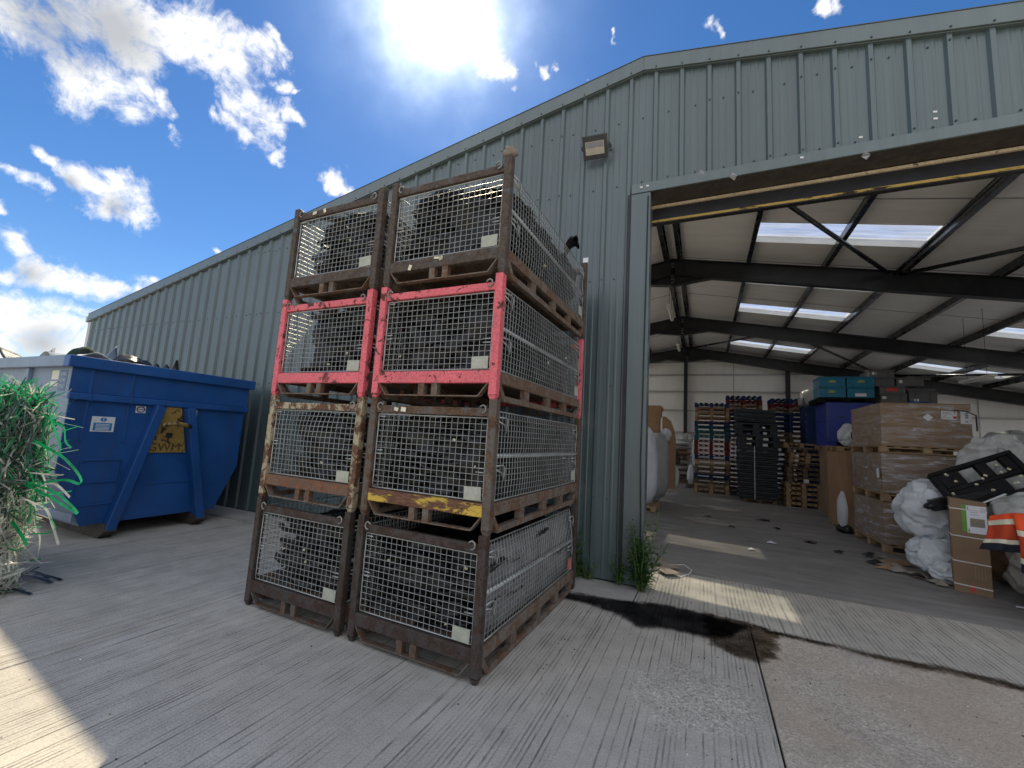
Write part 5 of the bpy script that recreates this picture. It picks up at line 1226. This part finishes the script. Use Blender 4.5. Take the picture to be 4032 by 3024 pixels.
m=MB(); m.grid(lambda u,v:(4.78+.50*u+.12*v,13.95+.5*v,2.98+.27*v+.01*math.sin(u*6)),8,6); tag(m.build('plastic_sheet',M['blue_sheet'],None,solid=.01),'bright blue plastic sheet lying behind the topmost cardboard box','plastic sheet')
# wrapped crates further back, left of the blue box
pallet_box((3.55,17.2,0),1.0,.9,3.3,'tall wrapped stack of dark blue boxes behind the blue pallet box',M['wood_blue'])
t=thing('crate_stack','clear wrapped pile of pale boxes above the wrapped dark blue boxes','wrapped boxes',(3.42,17.2,3.302)); m=MB(); m.box(-.42,.4,-.4,.4,0,.30); m.box(-.25,.35,-.35,.35,.302,.50); m.build('boxes',M['greypl'],t,bevel=.01); m=MB(); m.blob((0,0,.28),(.46,.46,.30),4,.15,2,14,.003,sq=.5); m.build('film',M['clearbag'],t)

# ------------------------------------------------------------------ heap on the right: bags, carton, jacket
t=thing('bulk_bag','crumpled white bulk bag slumped against the cardboard boxes','bulk bag',(3.16,8.75,0)); bo=(3.16,8.75,0)
m=MB(); m.crumple((3.18,8.74,.95),(.45,.40,.46),3,1.42,24,.2); m.crumple((3.40,8.70,1.24),(.28,.30,.22),13,1.42,17); m.build('bag',M['bag'],t,bo,sub=1)
m=MB(); m.crumple((3.13,8.60,.34),(.35,.34,.27),5,1.45,22,.012); m.crumple((3.21,8.38,.16),(.26,.22,.16),15,1.45,17,.008); m.build('lower_fold',M['bag'],t,bo,sub=1)
tc=thing('tall_carton','tall narrow brown carton bound with white straps and a printed white label','carton',(3.255,7.92,0),-.30)
m=MB(); m.prism([(-.178,0),(.172,0),(.172,1.20),(-.178,1.235)],0,.26,'y'); m.build('carton',M['card_dk'],tc,bevel=.006)
m=MB()
for z in (1.10,.74,.41,.11): m.cbox((-.003,-.004,z-.01),(.354,.006,.014),0,0,R(2)); m.cbox((-.181,.13,z+.005),(.006,.26,.014),0,R(-3))
m.build('white_strap',M['strap_white'],tc)
m=MB(); m.box(-.065,-.02,-.004,-.0015,.80,1.16); m.build('green_panel',M['green_print'],tc)
m=MB(); m.box(-.02,.165,-.0045,-.002,.79,1.15); lb=m.build('printed_label',M['label'],tc)
m=MB(); m.box(.01,.145,-.0065,-.005,.875,.985); m.build('dark_panel',M['card_grey'],lb)
m=MB(); 
for x,z in ((-.005,1.11),(-.005,.82)): m.box(x-.006,x+.006,-.0065,-.005,z-.025,z+.025)
for k in range(4): m.box(.11,.16,-.0065,-.005,1.075+.016*k,1.080+.016*k)
for k in range(3): m.box(.015,.09,-.0065,-.005,1.03+.03*k,1.036+.03*k)
m.build('label_print',M['inkgrey'],lb)
m=MB(); m.box(-.03,.02,-.004,-.0015,.03,.115); m.build('red_mark',M['red_print'],tc,bevel=.001)
m=MB()
for k in range(4): m.box(.02+.03*k,.03+.03*k,-.004,-.0015,.20,.36)
m.build('printed_bar',M['card'],tc)
t=thing('moulded_tray','black moulded plastic tray tilted on the heap above the tall carton','plastic tray',(3.62,8.35,1.47)); T=Matrix.Rotation(R(-25),4,'Y')@Matrix.Rotation(R(62),4,'X')
m=MB()
m.box(-.50,.50,.245,.30,-.06,.06,T); m.box(-.50,.50,-.30,-.22,-.06,.06,T); m.box(-.50,-.43,-.2195,.2445,-.06,.06,T); m.box(.43,.50,-.2195,.2445,-.06,.06,T); m.box(-.4295,.4295,-.03,.03,-.05,.05,T)
m.box(-.4295,-.17,.0305,.2445,-.045,.045,T); m.box(.03,.17,.0305,.2445,-.045,.045,T); m.box(.32,.4295,.0305,.2445,-.045,.045,T); m.box(-.4295,.20,-.2195,-.0305,-.045,.045,T)
m.build('tray_frame',M['blackflat'],t,bevel=.008)
m=MB(); random.seed(21)
for k in range(16): m.cbox(tuple(T@Vector((random.uniform(-.42,.42),random.uniform(-.24,.24),.058))),(.035,.02,.025),random.random(),random.random(),random.random())
m.build('pale_chip',M['chip'],t)['kind']='stuff'
t=thing('moulded_strip','black plastic strip poking out from behind the tall carton','plastic strip',(3.1,8.2,1.1)); m=MB(); m.bar((-.12,.02,-.02),(.75,.10,.26),.16,.10,(0,1,0)); m.blob((-.12,.02,-.03),(.08,.06,.05),3,.3,2,8); m.build('strip',M['blackpl'],t)
m=MB(); m.bar((3.42,7.95,1.20),(3.66,7.98,1.34),.03,.01); tag(m.build('white_strip',M['sticker']),'thin white strip lying on the black plastic','plastic strip')
def sackheap(name,label,c,rad,seed,mat,flat=.01,amp=.10,cat='sack',fold=.08,n=54):
    m=MB(); m.crumple(c,rad,seed,1.36,22,flat,.14); return tag(m.build(name,mat,sub=1),label,cat)
sackheap('clear_sack','big clear plastic sack with a dark letter mark behind the black tray',(4.15,9.15,1.55),(.50,.40,.62),4,M['clearbag'],.4)
sackheap('sack_filling','pale filling inside the big clear sack',(4.17,9.2,1.5),(.42,.32,.54),4,M['bag'],.4,cat='filling')
t=thing('bulk_bag','grey bulk bag with black numerals behind the clear sack','bulk bag',(4.75,10.1,0)); m=MB(); m.crumple((0,0,1.5),(.50,.42,.82),9,1.2,15,.7,sq=.75); m.build('bag',M['bag_grey'],t,sub=1)
text('black_numeral','36',.19,facing((-.08,-.44,2.06)),M['ink'],t,.004)
m=MB(); m.tube([(-.45,-.1,2.28),(-.46,-.12,2.55),(-.58,-.10,2.62),(-.72,-.05,2.64)],.012,6); m.build('lifting_loop',M['ink'],t)
text('pen_mark','P',.24,facing((4.00,8.745,1.88)),M['inkgrey'],None,.004)
o=COL.objects[-1] if False else bpy.data.objects.get('pen_mark'); o.parent=bpy.data.objects['clear_sack']
sackheap('clear_sack','torn clear plastic sack between the black tray and the orange jacket',(3.95,8.0,.98),(.42,.34,.42),14,M['clearbag'],.3)
sackheap('sack_filling','grey filling inside the torn clear sack',(3.97,8.06,.92),(.36,.28,.36),14,M['sacks'],.3,cat='filling')
sackheap('rubbish_heap','dark heap of flattened packaging under the orange jacket',(3.92,7.75,.42),(.42,.42,.40),6,M['sacks'],.0,.3,'packaging heap')
sackheap('rubbish_heap','brown heap of packaging at the foot of the clear sacks',(4.2,8.9,.35),(.6,.45,.36),7,M['card_dk'],.0,.3,'packaging heap')
# hi-vis jacket draped over the heap
jk=thing('hi_vis_jacket','orange hi-vis work jacket with cream reflective tape and navy hems, draped over the heap','jacket',(3.4,7.1,0)); jo=(3.4,7.1,0)
def flap(A,B,Cc,D,bul,seed,bands,nm):
    A,B,Cc,D=map(Vector,(A,B,Cc,D))
    def f(u,v):
        p=(A+(B-A)*u)*(1-v)+(D+(Cc-D)*u)*v
        p=p+Vector((0,-1,.25))*(bul*math.sin(PI*min(1,v*.75+.12))+.035*mn.noise(Vector((u*3.2,v*2.5,seed)))+.022*math.sin(u*9+seed+v*2)*(.3+v))
        return p
    for v0,v1,part_,mat in bands:
        m=MB(); m.grid(lambda u,v:f(u,v0+(v1-v0)*v),16,8); o=m.build(part_,M[mat],jk,jo,solid=.012 if mat!='reflect' else .018)
flap((3.09,7.10,1.10),(3.24,6.99,1.17),(3.215,6.86,.75),(2.945,7.0,.725),.07,2,[(0,.16,'shoulder','hivis'),(.16,.30,'reflective_tape','reflect'),(.30,.70,'sleeve_cloth','hivis_dk'),(.70,.81,'reflective_tape','reflect'),(.81,1,'navy_hem','navy')],'a')
flap((3.22,6.96,1.17),(3.9,6.9,1.22),(3.72,6.66,.05),(3.165,6.80,.55),.09,5,[(0,.30,'shoulder','hivis'),(.30,.40,'reflective_tape','reflect'),(.40,.76,'body_cloth','hivis_dk'),(.76,.85,'reflective_tape','reflect'),(.85,1,'navy_hem','navy')],'b')
# litter on the floor
random.seed(31)
def scrap_card(c,r,label,mat='card_grey',z=.012,lift=.05,name='cardboard_scrap',cat='cardboard',n=11):
    pts=[]; a0=random.random()*6
    for k in range(n): a=a0+2*PI*k/n; rr=r*random.uniform(.3,1.2); pts.append((c[0]+rr*math.cos(a)*1.3,c[1]+rr*math.sin(a)))
    s=random.random()*9; m=MB(); v=[(c[0],c[1],z+lift*.7)]+[(x,y,z+lift*abs(mn.noise(Vector((x*4,y*4,s))))) for x,y in pts]
    m.add(v,[(0,k,k%n+1) for k in range(1,n+1)]); return tag(m.build(name,M[mat],None,solid=.006),label,cat,'packaging scraps on the warehouse floor')
for c,r,l,mt in (((2.62,8.75),.16,'flat pale cardboard scrap nearest the doorway, left of the white bulk bag','card'),((2.78,8.95),.17,'torn grey card scrap behind the flat pale one','card_grey'),((2.95,8.55),.16,'crumpled card scrap in front of the white bulk bag','card_grey'),((3.05,8.28),.13,'dark crumpled scrap by the foot of the tall carton','sacks'),((2.95,9.3),.18,'card scrap by the bottom pallet corner','card_dk'),((2.72,9.15),.12,'small dark card scrap near the pallet corner','card_dk')):
    scrap_card(c,r,l,mt,lift=.09)
for k,(x,y,r,mt) in enumerate(((2.70,8.62,.10,'sacks'),(2.88,8.40,.09,'darkpl'),(3.02,8.12,.08,'card_grey'),(2.55,9.02,.10,'darkpl'),(2.80,9.45,.11,'card_grey'),(2.62,9.6,.08,'darkpl'))):
    scrap_card((x,y),r,'%s scrap among the packaging litter, %s from the tall carton'%(['dull film','dark film','grey card','dark torn film','grey torn card','small dark film'][k],['third','second','nearest','fourth','fifth','farthest'][k]),mt,lift=.11)
scrap_card((3.55,7.55),.07,'small pale card scrap on the floor right of the tall carton','label',lift=.01)
def card_piece(P,z,label):
    m=MB(); m.prism(P,z,z+.006,'z'); T=m.build('cardboard_piece',M['card_grey']); return tag(T,label,'cardboard','flattened cardboard by the left door jamb')
o=card_piece([(-.67,6.93),(-.52,7.05),(-.30,6.60),(-.45,6.50),(-.60,6.62)],.03,'flattened cardboard piece farther inside the left jamb'); 
o=card_piece([(-.60,6.34),(-.50,6.52),(-.31,6.33),(-.30,6.25),(-.45,6.14)],.045,'flattened cardboard piece lying nearer the yard by the left jamb')
m=MB(); m.tube([(-.44,6.60,.05),(-.25,6.68,.07),(-.15,6.62,.03),(-.17,6.5,.012),(-.28,6.25,.012)],.006,5); tag(m.build('strap_loop',M['strap_white']),'pale loop of packing strap by the flattened cardboard','strap')
for k,(x,y,r) in enumerate(((.55,10.9,.09),(1.15,9.6,.10),(.1,12.0,.10),(1.5,11.5,.12),(1.9,10.2,.13),(1.35,12.6,.16),(.75,8.7,.06),(2.2,9.6,.10))):
    scrap_card((x,y),r*.75,['small dark scrap','crumpled pale paper scrap','flat dark scrap','torn black film scrap','long dark strip of film','dark smear of film','tiny pale scrap','twisted dark scrap'][k]+' on the floor, %s from the doorway'%(['fifth','third','seventh','sixth','fourth','eighth','nearest','second'][k]),['blackpl','label','blackpl','blackpl','blackpl','darkpl','label','blackpl'][k],lift=.05,name='floor_scrap',cat='litter')

# ------------------------------------------------------------------ left side of the warehouse
near_pallet((-1.62,12.2,0),1.0,1.1,.14,'pallet under the blue white bulk bag just inside the doorway')
m=MB(); m.blob((-1.58,12.15,1.12),(.45,.50,1.06),2,.07,1.4,26,.142,sq=.72); tag(m.build('bulk_bag',M['bag_blue']),'tall blue white bulk bag just inside the left door jamb','bulk bag')
m=MB(); m.blob((-1.52,13.7,1.08),(.56,.85,1.0),5,.09,1.5,26,.02,sq=.62,fold=.03); tag(m.build('bulk_bag',M['bag_grey']),'wrapped grey bulk bag behind the blue white one','bulk bag')
sackheap('sack','white knotted sack top on the grey bulk bag',(-1.08,14.0,2.05),(.17,.3,.2),8,M['bag'],1.85,.2)
m=MB(); m.box(-1.75,-1.30,14.2,14.7,2.0,2.62); m.box(-1.72,-1.26,14.25,14.7,2.622,2.98); m.box(-1.27,-1.19,14.3,14.34,2.80,2.92); tag(m.build('carton',M['card_lt']),'open orange brown carton standing on the grey bulk bag','carton')
m=MB(); m.prism([(-1.30,.3),(-.86,.3),(-.86,1.9),(-.90,2.2),(-1.02,2.55),(-1.20,2.70),(-1.30,2.70)],15.3,15.34,'y'); tag(m.build('cardboard_sheet',M['card_lt']),'curved orange brown cardboard sheet standing by the back wall goods','cardboard sheet')
m=MB(); m.blob((-1.0,16.4,.66),(.2,.25,.42),4,.1,1.6,14,.06,sq=.7); tag(m.build('sack',M['bag']),'small white upright sack beyond the grey bulk bag','sack')
m=MB(); m.box(-1.3,-.78,16.2,16.7,1.1,1.35); m.box(-1.2,-.85,16.25,16.6,1.352,1.6); tag(m.build('carton',M['darkpl'],None,bevel=.03),'dark boxes piled above the small white sack','box pile')
far_pallet('wood_dark',1.0,1.0,.14,(-1.15,22.4,.20),0,'dark pallet under the far sacks near the back wall',None); far_pallet('wood_dark',1.0,1.0,.14,(-1.15,22.4,1.14),0,'dark pallet between the far piles of sacks',None)
m=MB(); m.box(-1.6,-.7,22,22.8,0,.2); tag(m.build('timber_bearer',M['wood_dark']),'dark timber bearers under the far pallet','timber')
for z,nm,mt in ((.36,'grey','sacks'),(.62,'dull','sacks'),(.88,'dark','sacks'),(1.30,'brown','card_dk'),(1.56,'pale brown','sacks'),(1.80,'white','bag')):
    m=MB(); m.blob((-1.12,22.35,z+.12),(.56,.45,.15),int(z*10),.2,1.8,14,z); tag(m.build('sack',M[mt]),'flat %s sack in the far sack pile'%nm,'sack','sacks in the far pile')
m=MB(); m.blob((-.95,22.3,2.12),(.45,.4,.26),5,.3,2,16,1.95,fold=.1); tag(m.build('clear_sack',M['clearbag']),'clear film bundle on top of the far sack pile','film bundle')
far_pallet('wood_dark',.6,.8,.14,(-.42,20.3,.0),0,'dark low pallet carrying the slumped white sack',None)
m=MB(); m.blob((-.48,20.2,.52),(.20,.22,.42),7,.2,1.6,18,.142,fold=.06); tag(m.build('sack',M['bag']),'slumped white sack beside the tall mixed pallet stack','sack')
m=MB(); m.blob((-.36,19.2,1.5),(.10,.2,.5),7,.25,1.6,14); tag(m.build('sack',M['bag']),'white film bundle hanging behind the mixed pallet stack','film bundle')

# ------------------------------------------------------------------ weeds by the wall
def weed(loc,H,stems,spread,seed,label,leafL=.10):
    rnd=random.Random(seed); t=thing('weed',label,'weed',loc,0,'weeds growing by the door jamb'); st=MB(); lf=MB()
    for s in range(stems):
        a=rnd.uniform(0,2*PI); r=spread*math.sqrt(rnd.random()); h=H*rnd.uniform(.45,1.0)*(1-.35*r/max(spread,.01)*rnd.random())
        b=Vector((rnd.uniform(-.05,.05),rnd.uniform(-.04,.03),0)); tip=Vector((r*math.cos(a),min(.02,r*math.sin(a)*.7),h))
        pts=[b.lerp(tip,k/6)+Vector((.02*math.sin(k+seed),.015*math.cos(k*1.3+s),0))*k/6-Vector((b.x*.2,0,0)) for k in range(7)]
        st.tube(pts,[.007-.0008*k for k in range(7)],5)
        nL=int(h/.020)
        for k in range(nL):
            f=.12+.88*k/nL; i=min(5,int(f*6)); p=pts[i].lerp(pts[i+1],f*6-i); an=k*2.4+s; L_=leafL*rnd.uniform(.7,1.2)*(1.1-.55*f)
            d=Vector((math.cos(an),math.sin(an)*.8,rnd.uniform(.1,.7))).normalized(); sd=d.cross(Vector((0,0,1))).normalized(); w_=L_*.13
            q=[p,p+d*L_*.35+sd*w_,p+d*L_*.35-sd*w_,p+d*L_*.75+sd*w_*.75-Vector((0,0,L_*.10)),p+d*L_*.75-sd*w_*.75-Vector((0,0,L_*.10)),p+d*L_-Vector((0,0,L_*.26))]
            lf.add(q,[(0,2,1),(1,2,4,3),(3,4,5)],None,0,True)
    st.build('stem',M['stem'],t); o=lf.build('leaf',M['leaf'],t); o['kind']='stuff'
    return t
weed((-.66,5.43,0),1.02,22,.30,3,'largest leafy green weed at the foot of the left door jamb',.13)
weed((-.95,5.46,.012),.48,9,.16,5,'small leafy weed left of the large one at the wall foot',.09)
weed((-1.45,5.44,.012),.78,6,.11,7,'tall thin weed behind the back post of the right cage column',.15)
weed((-1.30,5.46,.012),.30,10,.14,9,'low dark straggly weed next to the tall thin one',.06)

# ------------------------------------------------------------------ grit and specks over the yard
random.seed(77); m=MB()
for k in range(380):
    x=random.uniform(-4,2.6); y=random.uniform(1.0,6.4) if k%3 else random.uniform(2.5,4.6)
    if x<-1.2 and 2.6<y<5.2: continue
    r=random.uniform(.0015,.0045)
    m.cbox((x,y,r*.5+.0025),(r*2,r*random.uniform(1,2.4),r),random.random()*3,random.random()*.4,random.random()*.4,0 if random.random()<.55 else (1 if random.random()<.8 else 2))
o=m.build('yard_grit',[M['joint'],M['card_grey'],M['label']]); tag(o,'scattered grit and small specks over the concrete yard','grit',None,'stuff')
